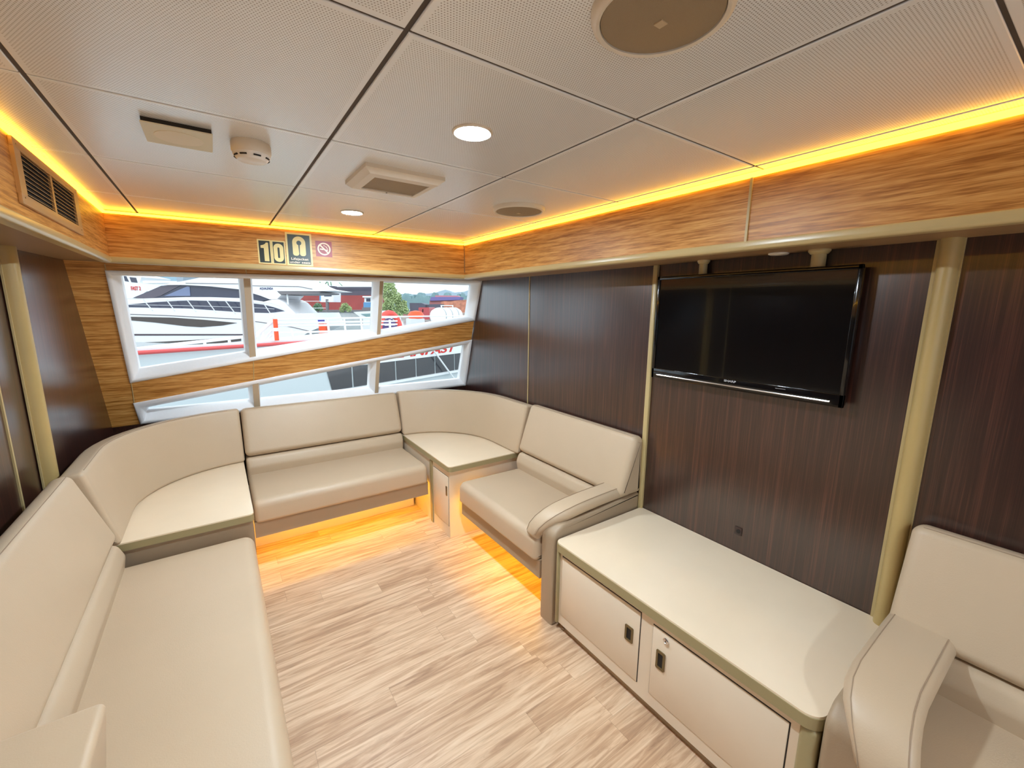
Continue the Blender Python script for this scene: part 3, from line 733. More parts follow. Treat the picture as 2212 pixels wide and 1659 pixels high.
# ------------------------------------------------------------------ louvred vent on the left header
vt = thing('air_vent', 'oak coloured louvred air vent on the left wood header', 'vent', (XHL, 2.03, 1.84))
y0, y1, z0, z1 = 1.700, 2.345, 1.757, 1.922
f0, f1, f2, f3 = 1.748, 2.285, 1.785, 1.898
sh = S(); xa, xb = XHL, XHL + 0.009
sh.box(xa, xb, y0, y1, z0, f2, 0.002, 2).box(xa, xb, y0, y1, f3, z1, 0.002, 2).box(xa, xb - 0.0004, y0 + 0.001, f0, f2 - 0.003, f3 + 0.003).box(xa, xb - 0.0004, f1, y1 - 0.001, f2 - 0.003, f3 + 0.003)
sh.box(xa, xb - 0.001, 2.003, 2.023, f2 - 0.002, f3 + 0.002)
obj('frame', sh, M_ventm, vt)
obj('duct_back', S().box(XHL + 0.0005, XHL + 0.002, f0, f1, f2, f3), M_dark, vt, smooth=False)
nsl = 9
for (a, b) in ((f0, 2.003), (2.023, f1)):
    for k in range(nsl):
        z = f2 + (f3 - f2) * (k + 0.35) / nsl
        obj('slat', S().prism([(XHL + 0.002, a, z + 0.0035), (XHL + 0.008, a, z - 0.001), (XHL + 0.008, a, z + 0.0008), (XHL + 0.002, a, z + 0.0053)], (0, b - a, 0)), M_slat, vt, smooth=False)
for yy in (1.722, 2.32):
    for zz in (1.775, 1.908):
        obj('screw', S().lathe([(0.0022, 0.0088), (0.0022, 0.0096), (0, 0.0098)], (XHL, yy, zz), 'x', 10), M_bronze, vt)

# ------------------------------------------------------------------ signs on the front header
uf = (FR - FL).normalized()
def onf(x, z, o=0.0):
    """point on the front fascia at a given x"""
    t = (x - FL.x) / (FR.x - FL.x)
    return Vector((x, FL.y + (FR.y - FL.y) * t, z)) + nf * o
def plate(name, sh, x0, x1, z0, z1, o, th, m_, parent):
    return obj(name, S().prism([onf(x0, z0, o), onf(x1, z0, o), onf(x1, z1, o), onf(x0, z1, o)], nf * th), m_, parent, smooth=False)
FX = 1.0
def sx(x): return x * 1.0
for (lab, ch, x0, x1, z0, z1) in (('number sign reading 1, leftmost sign on the wood header', '1', 0.233, 0.300, 1.731, 1.862), ('number sign reading 0, between the 1 and the lifejacket sign', '0', 0.301, 0.370, 1.731, 1.861)):
    t = thing('number_sign', lab, 'sign', onf(x0, z0))
    plate('plate', None, x0, x1, z0, z1, 0.0006, 0.0015, M_glow, t)
    plate('print', None, x0 + 0.007, x1 - 0.006, z0 + 0.006, z1 - 0.007, 0.0021, 0.0004, M_ink, t)
    za, zb_ = z0 + 0.014, z1 - 0.016
    if ch == '1':
        xa, xb = x0 + 0.015, x1 - 0.014
        pts = [(0.40, 0), (1.0, 0), (1.0, 1), (0.72, 1), (0.60, 0.93), (0.35, 0.87), (0.0, 0.83), (0.0, 0.70), (0.40, 0.70)]
        sh = S().prism([onf(xa + (xb - xa) * p[0], za + (zb_ - za) * p[1], 0.0024) for p in pts], nf * 0.0004)
    else:
        xa, xb = x0 + 0.010, x1 - 0.010
        xm = (xa + xb) / 2
        A = fillet([(xa, za, 0.024), (xb, za, 0.024), (xb, zb_, 0.024), (xa, zb_, 0.024)], 8)
        B = fillet([(xm - 0.005, za + 0.021, 0.0045), (xm + 0.005, za + 0.021, 0.0045), (xm + 0.005, zb_ - 0.021, 0.0045), (xm - 0.005, zb_ - 0.021, 0.0045)], 8)
        n = len(A)
        v = [onf(*p, 0.0024) for p in A + B]; v += [q + nf * 0.0004 for q in v]
        sh = S().add(v, [(k_ * 2 * n + i, k_ * 2 * n + (i + 1) % n, k_ * 2 * n + n + (i + 1) % n, k_ * 2 * n + n + i) for k_ in (0, 1) for i in range(n)])
    obj('numeral', sh, M_glow, t, smooth=False)
t = thing('lifejacket_sign', 'green and cream lifejacket sign between the numbers and the red sign', 'sign', onf(0.374, 1.73))
plate('plate', None, 0.374, 0.510, 1.729, 1.912, 0.0006, 0.002, M_glow, t)
plate('print', None, 0.384, 0.500, 1.738, 1.902, 0.0026, 0.0004, M_ink2, t)
def jacket():
    cx, zc = 0.442, 1.857
    out = []
    Rr, r0 = 0.034, 0.013
    for i in range(17):
        a = PI - PI * i / 16; out.append((cx + Rr * math.cos(a), zc + 0.002 + Rr * math.sin(a)))
    def foot(xa, xb, zb):
        r = (xb - xa) / 2 * 0.8; pts = []
        for i in range(7):
            a = -PI / 2 * i / 6; pts.append((xb - r + r * math.cos(a), zb + r + r * math.sin(a)))
        for i in range(7):
            a = -PI / 2 - PI / 2 * i / 6; pts.append((xa + r + r * math.cos(a), zb + r + r * math.sin(a)))
        return pts
    out += foot(cx + 0.002, cx + Rr, 1.785)
    for i in range(15):
        a = math.radians(-72 + (360 - 36) * i / 14); out.append((cx + r0 * math.cos(a), zc + r0 * math.sin(a)))
    out += foot(cx - Rr, cx - 0.002, 1.785)
    return out
jk = jacket()
obj('lifejacket_symbol', S().prism([onf(x, z, 0.003) for x, z in jk], nf * 0.0004), M_glow, t, smooth=False)
obj('lettering', S().text('Lifejacket', onf(0.442, 1.761, 0.003), uf, EZ, 0.0135, bold=0.012, depth=0.0004, width=0.090, align='CENTER').text('under seats', onf(0.442, 1.743, 0.003), uf, EZ, 0.0125, bold=0.012, depth=0.0004, width=0.108, align='CENTER'), M_pale, t, smooth=False)
t = thing('no_smoking_sign', 'small red square no smoking sign on the wood header', 'sign', onf(0.53, 1.789))
plate('plate', None, 0.530, 0.619, 1.789, 1.878, 0.0006, 0.0012, M_red, t)
cx, cz = 0.5755, 1.8335
sh = S(); k = 40; v = []
for rr in (0.036, 0.0285): v += [onf(cx + rr * math.cos(2 * PI * i / k), cz + rr * math.sin(2 * PI * i / k), 0.0022) for i in range(k)]
v += [q + nf * 0.0004 for q in v]
f = []
for a, b in ((0, 1), (2, 3)): f += [(a * k + i, a * k + (i + 1) % k, b * k + (i + 1) % k, b * k + i) for i in range(k)]
sh.add(v, f)
def strip(sh, a, b, wd, o=0.0022):
    a, b = Vector(a), Vector(b); d = (b - a).normalized(); n_ = Vector((-d.y, d.x)) * wd / 2
    sh.prism([onf(q.x, q.y, o) for q in (a + n_, b + n_, b - n_, a - n_)], nf * 0.0004)
strip(sh, (cx - 0.024, cz + 0.024), (cx + 0.024, cz - 0.024), 0.0075)
obj('prohibition_ring', sh, M_pale, t, smooth=False)
sh = S(); strip(sh, (cx - 0.023, cz - 0.001), (cx - 0.003, cz - 0.0035), 0.0065, 0.0023); strip(sh, (cx + 0.001, cz - 0.004), (cx + 0.021, cz - 0.007), 0.006, 0.0023)
sm_ = [(cx + 0.022, cz - 0.001), (cx + 0.017, cz + 0.005), (cx + 0.013, cz + 0.008), (cx + 0.016, cz + 0.013), (cx + 0.010, cz + 0.013), (cx + 0.006, cz + 0.017), (cx - 0.001, cz + 0.019), (cx + 0.001, cz + 0.024)]
for a, b in zip(sm_[:-1], sm_[1:]): strip(sh, a, b, 0.0025, 0.0023)
obj('cigarette_symbol', sh, M_pale, t, smooth=False)

#EXTERIOR#
# ------------------------------------------------------------------ outside: harbour seen through the front windows
def ray(u, v):
    return rgt * ((u - 1106) / FPX) + dwn * ((v - 829.5) / FPX) + fwd
class Plane:
    """a vertical working plane: point p0, horizontal direction d; n faces our boat"""
    def __init__(s, p0, d):
        s.p0 = Vector(p0); s.d = Vector((d[0], d[1], 0)).normalized(); s.n = Vector((s.d.y, -s.d.x, 0))
    def at(s, u, v, off=0.0):
        r = ray(u, v); p = s.p0 + s.n * off
        return CAM + r * ((p - CAM).dot(s.n) / r.dot(s.n))
    def sz(s, u, v, off=0.0):
        q = s.at(u, v, off); return ((q - s.p0).dot(s.d), q.z)
    def pt(s, a, z, off=0.0): return s.p0 + s.d * a + s.n * off + EZ * z
    def poly(s, pts, off=0.0): return [s.at(u, v, off) for u, v in pts]
def crop(x0, y0, k): return lambda *p: [(x0 + a * k, y0 + b * k) for a, b in p]
c3 = crop(255, 580, 280 / 2111); c4 = crop(530, 590, 290 / 2212); c5 = crop(800, 600, 250 / 1659); c2 = crop(620, 560, 460 / 2120)
SEA = -1.2

M_water = mat('harbour_water', (120, 135, 138), 0.12, bump=(1.2, 0.3))
M_hull = mat('ferry_hull_pale_grey', (206, 214, 216), 0.35)
M_hullw = mat('ferry_hull_white', (238, 240, 242), 0.35)
M_rail = mat('white_paint', (240, 241, 243), 0.4)
M_rubber = mat('red_rub_rail', (216, 84, 84), 0.45)
M_letter = mat('red_lettering', (214, 48, 40), 0.4)
M_tint = mat('dark_tinted_window', (62, 62, 66), 0.08, coat=0.5)
M_yacht = mat('yacht_white', (236, 237, 241), 0.25)
M_ywin = mat('yacht_blue_grey_window', (58, 64, 84), 0.12)
M_yhull = mat('yacht_hull_window', (70, 64, 62), 0.15)
M_yunder = mat('yacht_overhang_grey', (122, 118, 122), 0.5)
M_boot = mat('dark_boot_stripe', (74, 62, 72), 0.5)
M_steel = mat('steel_rail', (222, 222, 226), 0.3)
M_orange = mat('lifebuoy_orange', (240, 84, 40), 0.5)
M_violet = mat('violet_cover', (82, 64, 120), 0.5)
M_rust = mat('rust_red_steel', (160, 70, 68), 0.6, vary=0.12, vscale=0.4)
M_slate = mat('slate_steel', (92, 90, 104), 0.6, vary=0.1, vscale=0.4)
M_quay = mat('weathered_quay', (186, 190, 192), 0.7, vary=0.18, vscale=0.6)
M_leaf = mat('green_leaves', (178, 194, 140), 0.6, vary=0.3, vscale=0.8)
M_leafd = mat('dark_green_leaves', (122, 156, 124), 0.6, vary=0.3, vscale=0.8)
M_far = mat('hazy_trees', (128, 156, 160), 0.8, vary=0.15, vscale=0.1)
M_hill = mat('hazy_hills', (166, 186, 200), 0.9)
M_blue = mat('blue_paint', (96, 150, 196), 0.5)
M_barge = mat('violet_barge_hull', (118, 108, 164), 0.6)
M_scrap = mat('orange_scrap', (198, 132, 108), 0.8, vary=0.3, vscale=0.9)
M_shed = mat('dull_red_roof', (168, 108, 108), 0.7)

struct('trim_9', S().box(-900, 900, 4.3, 1500, SEA - 0.2, SEA), M_water, smooth=False)
bpy.data.objects['trim_9'].name = 'water'

# --- the neighbouring ferry
F = Plane((-0.973, 8.203, 0), (0.934, 0.356))
fe = thing('ferry', 'white and grey ferry with red rub rail and red lettering moored alongside', 'ferry', F.pt(3, SEA))
zr = 0.80
sh = S()
prof = [(-7, 0.12), (-1, 0.2), (1.2, 0.5), (3, 1.6), (5, 2.6), (16, 2.6)]
near = [(a, -0.06) for a, _ in prof]; back = [(a, -0.06 - d) for a, d in prof][::-1]
sh.prism([F.pt(a, SEA + 0.25, o) for a, o in near + back], EZ * (zr - SEA - 0.25))
hull = obj('hull', sh, M_hull, fe, smooth=False)
obj('lower_hull', S().prism([F.pt(-7, SEA - 0.1, 0.0), F.pt(16, SEA - 0.1, 0.0), F.pt(16, SEA + 0.30, 0.0), F.pt(-7, SEA + 0.30, 0.0)], -F.n * 0.1), mat('ferry_lower_hull', (176, 186, 188), 0.4), fe, smooth=False)
obj('rub_rail', S().tube([F.pt(-7, zr, 0.02), F.pt(4.5, zr, 0.02), F.pt(16, zr, 0.02)], 0.032, 10), M_rubber, fe)
obj('gunwale', S().prism([F.pt(-7, zr, -0.06), F.pt(16, zr, -0.06), F.pt(16, zr + 0.06, -0.06), F.pt(-7, zr + 0.06, -0.06)], -F.n * 0.08), M_rail, fe, smooth=False)
# white name band with the letters, window strip under it
a0 = F.sz(700, 790)[0]; a1 = F.sz(1040, 765)[0]
zt_, zb_ = F.sz(905, 774)[1], F.sz(905, 813)[1]
band = [F.pt(a0 - 0.9, zr - 0.06, -0.05), F.pt(16, zr - 0.06, -0.05), F.pt(16, zt_, -0.05), F.pt(a0 - 0.1, zt_, -0.05)]
nb = obj('name_band', S().prism(band, F.n * 0.02), M_hullw, fe, smooth=False)
lz0, lz1 = F.sz(938, 764)[1], F.sz(978, 744.5)[1]
le = F.sz(989, 752)[0]
obj('lettering', S().text('OCEANFAST', F.pt(le - 3.02, lz0, -0.028), F.d, EZ, (lz1 - lz0) * 1.0, bold=0.03, depth=0.004, shear=0.28, width=3.0), M_letter, nb, smooth=False)
ws = F.sz(715, 828)[0]
xs = [F.sz(u, 805)[0] for u in (716, 764, 806, 858, 902, 943, 985)]
for i in range(len(xs)):
    b0 = xs[i] + 0.02; b1 = (xs[i + 1] if i + 1 < len(xs) else xs[i] + 0.62) - 0.02
    lean = -0.10 if i == 0 else 0.0
    obj('window', S().prism([F.pt(b0, zb_, -0.05), F.pt(b1, zb_, -0.05), F.pt(b1, zt_, -0.05), F.pt(b0 + lean, zt_, -0.05)], F.n * 0.008), M_tint, fe, smooth=False)
obj('window_sill', S().prism([F.pt(xs[0] - 0.05, zb_ - 0.07, -0.06), F.pt(16, zb_ - 0.07, -0.06), F.pt(16, zb_ - 0.01, -0.06), F.pt(xs[0] - 0.05, zb_ - 0.01, -0.06)], F.n * 0.06), M_hullw, fe, smooth=False)
obj('mooring_pole', S().tube([F.at(936, 756, 0.1), F.at(981, 818, 0.1)], 0.022, 8), M_rail, fe)
# bulwark rail on the left, four-bar railing further along
def bar(a, b, r=0.022, off=-0.15): return S().tube([F.at(*a, off), F.at(*b, off)], r, 8)
obj('bow_rail', bar(c3((200, 1320))[0], c3((2110, 1105))[0], 0.026), M_rail, fe)
for p in c3((503, 1290), (982, 1250), (1410, 1205), (1810, 1165)):
    q = F.at(*p, -0.15); obj('rail_post', S().tube([q, Vector((q.x, q.y, zr + 0.04))], 0.022, 8), M_rail, fe)
for y0, y1 in ((770, 735), (830, 798), (868, 848), (985, 940)):
    a, b = c4((470 if y0 < 980 else 560, y0), (2500, y1 - (y0 - y1) * 0.28))
    obj('railing_bar', bar(a, b, 0.02, -0.2), M_rail, fe)
a, b = c5((120, 560), (1450, 545)); obj('railing_bar', bar(a, b, 0.018, -0.2), M_rail, fe)
for x, y in ((755, 930), (1065, 955), (1350, 760), (1625, 750), (1900, 745)):
    q = F.at(*c4((x, y))[0], -0.2); obj('rail_post', S().tube([q, Vector((q.x, q.y, zr + 0.04)) + F.d * 0.03], 0.022, 8), M_rail, fe)
obj('gate_brace', bar(*c4((170, 1035), (465, 775)), 0.035), M_rail, fe)
obj('gate_post', bar(*c4((470, 790), (470, 1110)), 0.04), M_rail, fe)
for k in range(3): obj('gate_bar', bar(*c4((250 + k * 70, 1130), (450 + 0 * k, 930 + k * 70)), 0.018), M_rail, fe)
obj('gate_bar', bar(*c4((280, 960), (280, 1120)), 0.03), M_rail, fe)
q = F.at(*c4((440, 700))[0], -0.15)
sl = obj('searchlight', S().lathe([(0.02, -0.045), (0.04, -0.04), (0.046, 0.0), (0.04, 0.04), (0.012, 0.05)], q, 'z', 20), M_rail, fe)
obj('searchlight_bracket', S().tube([q - EZ * 0.3, q - EZ * 0.04], 0.013, 8), M_rail, fe)
q = F.at(*c4((512, 1010))[0], 0.0)
lb = thing('life_ring', 'orange life ring in a case on the ferry rail by its gate', 'life ring', (q.x, q.y, zr + 0.065))
obj('case', S().tube([Vector((q.x, q.y, zr + 0.065)), q + EZ * 0.28], 0.038, 14), M_orange, lb)
obj('white_band', S().tube([q + EZ * 0.06, q + EZ * 0.12], 0.040, 14), M_rail, lb)
q = F.at(842, 716, -0.6); q.z = 0.98
rb = thing('rescue_arch', 'round red arch with violet centre on the ferry deck', 'lifebuoy', q - EZ * 0.1)
pts = [q + F.d * (0.33 * math.cos(PI * i / 14)) + EZ * (0.46 * math.sin(PI * i / 14) - 0.10) for i in range(15)]
obj('arch', S().tube(pts, 0.075, 12), mat('rescue_red', (236, 84, 74), 0.5), rb)
obj('centre_cover', S().prism([q + F.d * (0.28 * math.cos(PI * i / 14)) + EZ * (0.38 * math.sin(PI * i / 14) - 0.15) for i in range(15)], -F.n * 0.06), M_violet, rb)
obj('white_cross', S().prism([q + F.d * 0.03 + EZ * -0.15, q - F.d * 0.03 + EZ * -0.15, q - F.d * 0.03 + EZ * 0.20, q + F.d * 0.03 + EZ * 0.20], F.n * 0.02).prism([q + F.d * 0.16 + EZ * 0.05, q - F.d * 0.16 + EZ * 0.05, q - F.d * 0.16 + EZ * 0.09, q + F.d * 0.16 + EZ * 0.09], F.n * 0.022), M_rail, rb, smooth=False)
G = Plane(F.pt(0, 0, -1.6), F.d)
a = G.at(*c5((905, 555))[0]); b = G.at(*c5((1270, 540))[0])
lr = thing('life_raft', 'white life raft canister in its cradle on the ferry deck', 'life raft', (a + b) / 2 - EZ * 0.3)
dd = (b - a).normalized(); ln = (b - a).length
obj('canister', S().tube([a - dd * 0.02, a + dd * 0.06, a + dd * 0.2, b - dd * 0.2, b - dd * 0.06, b + dd * 0.02], [0.12, 0.22, 0.27, 0.27, 0.22, 0.12], 20), M_rail, lr)
for k in (0.25, 0.5, 0.75):
    p = a + dd * ln * k; obj('strap', S().tube([p - dd * 0.02, p + dd * 0.02], 0.278, 20), mat('grey_strap', (170, 176, 178), 0.6), lr)
obj('cradle', S().tube([a + dd * 0.35 - EZ * 0.3 - G.n * -0.2, a + dd * 0.35 + EZ * 0.33, b - dd * 0.3 + EZ * 0.33, b - dd * 0.3 - EZ * 0.3], 0.02, 8), M_rail, lr)
q = G.at(*c5((655, 575))[0]); q.z = max(q.z, 1.21); dk = thing('deck_gear', 'orange and white gear lying on the ferry deck', 'deck gear', q - EZ * 0.4)
obj('box', S().box(q.x - 0.25, q.x + 0.2, q.y - 0.2, q.y + 0.2, q.z - 0.4, q.z - 0.05, 0.03, 2), mat('deck_gear_grey', (196, 200, 204), 0.6), dk)
obj('bag', S().lathe([(0.05, -0.12), (0.2, -0.1), (0.24, 0.0), (0.16, 0.1), (0.03, 0.13)], q + Vector((0, 0, 0.05)), 'z', 16), M_orange, dk)

# --- the motor yacht behind it
Yp = Plane(CAM + ray(400, 722) * (2.1 / -ray(400, 722).z), (rgt.x, rgt.y))
ya = thing('motor_yacht', 'large white motor yacht with dark wraparound windows beyond the ferry', 'yacht', Yp.pt(-1, SEA))
def ypart(name, pts, m_, off=0.0, th=4.0, parent=None):
    return obj(name, S().prism(Yp.poly(pts, off), -Yp.n * th), m_, parent or ya, smooth=False)
hl_ = [(60, 668), (180, 666), (276, 664), (400, 666.5), (520, 675), (600, 677)] + c4((1120, 660), (1200, 830), (1240, 890), (1060, 960)) + [(640, 735), (600, 790), (60, 790)]
hu = ypart('hull', hl_, M_yacht, 0, 4.6)
kn = c3((-400, 735), (180, 745), (700, 760), (1100, 780), (2000, 825)) + c4((160, 795), (470, 840), (800, 895), (1050, 955))
obj('knuckle_line', S().tube([Yp.at(*p, 0.01) for p in kn], 0.03, 6), M_yunder, hu)
ypart('hull_window', c3((-300, 785), (195, 785), (900, 800), (1400, 835), (1935, 885), (1700, 928), (1350, 955), (1100, 940), (600, 880), (205, 845), (-300, 830)), M_yhull, 0.03, 0.05, hu)
ypart('boot_stripe', c3((-400, 1065), (2130, 1068), (2130, 1088), (-400, 1094)) , M_boot, 0.03, 0.05, hu)
ypart('lower_stripe', c3((-300, 1215), (290, 1205), (700, 1192), (1300, 1160), (2000, 1105), (2000, 1180), (900, 1290), (-300, 1330)), M_yhull, 0.03, 0.05, hu)
ca = ypart('cabin', [(100, 650)] + c3((130, 492), (400, 488), (700, 480), (1100, 466), (1500, 466), (1980, 482)) + c4((300, 470), (440, 435), (540, 430), (640, 480), (820, 660), (800, 690), (140, 720)) + [(100, 680)], M_yacht, -0.5, 3.6)
ypart('lower_window', c3((-200, 620), (150, 588), (600, 548), (1000, 526), (1250, 520), (1600, 527), (1985, 542)) + c4((300, 520), (460, 560), (650, 625), (400, 655), (150, 662)) + c3((1500, 680), (1000, 655), (160, 640), (-200, 645)), M_ywin, -0.46, 0.05, ca)
up = ypart('upper_window', c3((240, 478), (450, 392), (700, 282), (1080, 268), (1500, 290), (1960, 338)) + c4((135, 335), (250, 370), (415, 432), (300, 455), (140, 460)) + c3((1980, 482), (1500, 466), (1100, 466), (500, 492)), M_ywin, -0.8, 3.0)
ypart('windscreen', c3((280, 474), (460, 396), (700, 284), (1020, 272), (700, 440), (560, 480)), mat('windscreen_grey', (84, 80, 94), 0.15), -0.76, 0.05, up)
ypart('upper_window_pane', c3((750, 450), (1130, 290), (1165, 300), (1175, 445)), mat('window_pale_pane', (112, 126, 160), 0.15), -0.76, 0.05, up)
ro = ypart('roof', c3((650, 268), (1000, 215), (1350, 145), (1700, 128), (1990, 126)) + c4((110, 92), (970, 128), (1080, 200), (1180, 240), (1480, 290), (1180, 300), (520, 296), (590, 360), (520, 428), (400, 432), (250, 372), (135, 338)) + c3((1960, 338), (1500, 291), (1080, 268)), M_yacht, -0.6, 3.4)
ypart('overhang', c4((530, 298), (1235, 312), (1220, 335), (900, 350), (590, 350)), M_yunder, -0.55, 3.5, ro)
obj('roof_line', S().tube([Yp.at(*p, -0.58) for p in c3((1100, 238), (1990, 250)) + c4((140, 208), (880, 220), (1100, 262))], 0.022, 6), M_yunder, ro)
p0 = Yp.at(*c4((235, 270))[0], -0.59); p1 = Yp.at(*c4((455, 270))[0], -0.59)
obj('name_lettering', S().text('AQUALENDA', p0, Yp.d, EZ, 0.16, bold=0.02, depth=0.01, shear=0.2, width=(p1 - p0).length), mat('navy_print', (70, 78, 120), 0.5), ro, smooth=False)
obj('aft_support', S().tube([Yp.at(*p, -0.8) for p in c4((690, 345), (705, 520))], 0.06, 8), M_rail, ya)
for a, b in (((-180, 490), (190, 690)), ((400, 498), (565, 684)), ((790, 512), (925, 690)), ((1125, 512), (1270, 700)), ((1450, 520), (1595, 716)), ((1750, 528), (1912, 735))):
    obj('stanchion', S().tube([Yp.at(*c3(a)[0], 0.0), Yp.at(*c3(b)[0], 0.0)], 0.035, 6), M_steel, ya)
obj('stanchion', S().tube([Yp.at(*p, 0.0) for p in c4((295, 488), (412, 665))], 0.035, 6), M_steel, ya)
obj('guard_rail', S().tube([Yp.at(*p, 0.0) for p in c3((-200, 480), (400, 500), (1125, 514), (1750, 528)) + c4((295, 488), (430, 492), (560, 540), (650, 625))], 0.03, 6), M_steel, ya)
obj('guard_wire', S().tube([Yp.at(*p, 0.0) for p in c3((-200, 585), (165, 590), (1000, 602), (1990, 632)) + c4((300, 578), (480, 590))], 0.016, 6), M_steel, ya)

# --- boat with the FAST 2 name, further left
Q = Plane(CAM + ray(290, 640) * (46 / ray(290, 640).dot(fwd)), (rgt.x, rgt.y))
fb = thing('passenger_boat', 'white boat with red FAST 2 lettering at the far left of the window', 'boat', Q.at(300, 700))
def qpart(name, pts, m_, off=0.0, th=4.0, parent=None, P=Q, root=None):
    return obj(name, S().prism(P.poly(pts, off), -P.n * th), m_, parent or root or fb, smooth=False)
wh = qpart('wheelhouse', c3((-200, 60), (60, 70), (380, 140), (350, 235), (410, 250), (470, 370), (300, 480), (-200, 520)), M_yacht)
for a in (((90, 120), (130, 125), (175, 215), (110, 205)), ((185, 140), (290, 150), (315, 232), (215, 222))):
    qpart('window', c3(*a), M_ywin, 0.03, 0.05, wh)
p0 = Q.at(*c3((215, 352))[0], 0.03); p1 = Q.at(*c3((372, 356))[0], 0.03)
obj('lettering', S().text('FAST 2', p0, Q.d, EZ, (Q.at(*c3((215, 288))[0]).z - Q.at(*c3((215, 352))[0]).z), bold=0.02, depth=0.02, width=(p1 - p0).length), M_letter, wh, smooth=False)
qpart('hull', c3((-200, 480), (300, 470), (260, 1100), (-200, 1100)), M_hull, -0.2, 4)

# --- far shore
def far(dist): 
    c = ray(800, 660); return Plane(CAM + c * (dist / c.dot(fwd)), (rgt.x, rgt.y))
def fthing(name, label, cat, P, parts, group=None):
    allp = [P.at(u, v) for _, pts, _, _, _ in parts for u, v in pts]
    c = sum(allp, Vector()) / len(allp); c.z = min(p.z for p in allp)
    t = thing(name, label, cat, c, group)
    for nm, pts, m_, off, th in parts: obj(nm, S().prism(P.poly(pts, off), -P.n * th), m_, t, smooth=False)
    return t
B1, B2, B3, B4 = far(110), far(70), far(160), far(600)
def rect(x0, y0, x1, y1): return [(x0, y0), (x1, y0), (x1, y1), (x0, y1)]
fthing('moored_ship', 'long rust red ship side with slate upper band across the harbour', 'ship', B1, [('red_side', rect(560, 638, 818, 690), M_rust, 0, 8), ('slate_deck', rect(600, 620.5, 818, 639), M_slate, -1, 7), ('rail', rect(690, 619.5, 812, 621), M_slate, 0, 0.3)])
fthing('quay_wall', 'weathered pale grey quay wall below the red ship', 'quay', B2, [('wall', rect(664, 673, 830, 760), M_quay, 0, 3), ('coping', rect(660, 669.5, 830, 674), M_yunder, 0.2, 3)])
fthing('control_cabin', 'small white cabin on a post in front of the red ship', 'cabin', B2, [('cabin', rect(692, 632, 720.5, 652.5), M_yacht, 0, 3), ('window', rect(700, 633.5, 716, 640), M_ywin, 0.05, 0.1), ('blue_edge', rect(690, 632, 693, 650), M_blue, 0.02, 2), ('post', rect(704.5, 652, 708, 690), M_slate, -0.5, 0.5)])
fthing('crane_cab', 'blue and white crane cab beside the yellow green bush', 'crane', B2, [('lower_cab', rect(785, 653, 806, 664), M_blue, 0, 3), ('upper_cab', rect(787, 642, 806, 653), M_yacht, 0, 3), ('window', rect(791, 644.5, 800, 651.5), M_ywin, 0.05, 0.1), ('cab_roof', rect(783, 639.5, 808, 642.5), M_yacht, 0.3, 3.6), ('undercarriage', rect(782, 664, 810, 671), M_yunder, 0, 3)])
bb = fthing('motor_boat', 'small white motor boat with green tinted windscreen by the quay', 'boat', far(40), [('hull', c4((1780, 640), (2160, 620), (2200, 960), (1930, 960), (1940, 760)), M_yacht, 0, 3), ('windscreen', c4((1900, 672), (2160, 660), (2160, 712), (1990, 720)), mat('teal_glass', (128, 160, 162), 0.15), 0.05, 0.2)])
fthing('jetty_frame', 'thin white pipe frame standing in front of the red ship', 'frame', far(62), [('top_bar', c4((790, 458), (1370, 458), (1370, 466), (790, 466)), M_rail, 0, 0.2), ('post', c4((843, 462), (855, 462), (855, 580), (843, 580)), M_rail, 0, 0.2), ('base_bar', c4((843, 572), (1340, 572), (1340, 580), (843, 580)), M_rail, 0, 0.2), ('piling', c4((1322, 430), (1345, 430), (1352, 850), (1330, 850)), M_yunder, 0, 0.5)])
fthing('fender_float', 'red and blue floats by the yacht stern', 'float', far(26), [('blue_float', c4((1190, 762), (1235, 762), (1240, 830), (1200, 830)), mat('blue_float', (64, 66, 170), 0.5), 0, 0.6), ('red_float', c4((1205, 825), (1290, 825), (1325, 865), (1290, 1250), (1230, 1250)), M_orange, 0, 0.6)])
fthing('crane_jib', 'green lattice crane tops above the red ship', 'crane', B3, [('jib', c4((1215, 140), (1225, 140), (1250, 205), (1240, 205)), M_leafd, 0, 0.6), ('jib', c4((1285, 205), (1335, 140), (1345, 140), (1296, 205)), M_leafd, 0, 0.6), ('jib', c4((1345, 140), (1355, 140), (1370, 205), (1360, 205)), M_leafd, 0, 0.6), ('jib', c4((1395, 140), (1405, 140), (1416, 205), (1406, 205)), M_leafd, 0, 0.6), ('jib', c4((1530, 150), (1540, 150), (1600, 215), (1590, 215)), M_leafd, 0, 0.6), ('machinery_deck', c4((1210, 205), (1440, 210), (1440, 640), (1210, 640)), M_slate, 0, 4)])
fthing('barge', 'violet hulled barge under the hills in the right-hand pane', 'barge', far(220), [('hull', c5((870, 275), (1295, 275), (1280, 318), (850, 330)) , M_barge, 0, 14), ('deckhouse', c5((930, 252), (1250, 256), (1290, 278), (930, 278)), mat('barge_deck_red', (196, 132, 140), 0.7), -2, 8), ('lower_side', c5((850, 318), (1280, 318), (1280, 520), (840, 520)), M_shed, -1, 8)])
fthing('scrap_heap', 'heap of orange scrap at the right side of the window', 'scrap heap', far(140), [('heap', c5((1010, 345), (1060, 335), (1130, 340), (1240, 325), (1330, 318), (1480, 310), (1480, 520), (1010, 480)), M_scrap, 0, 20)])
fthing('workboat', 'dark workboat left of the red tank', 'boat', far(118), [('hull', c5((560, 360), (730, 362), (790, 385), (770, 545), (575, 545)), M_slate, 0, 6)])
fthing('workboat', 'dark workboat between the red tank and the scrap heap', 'boat', far(116), [('hull', c5((840, 380), (1005, 378), (1010, 545), (850, 545)), M_slate, 0, 6)])
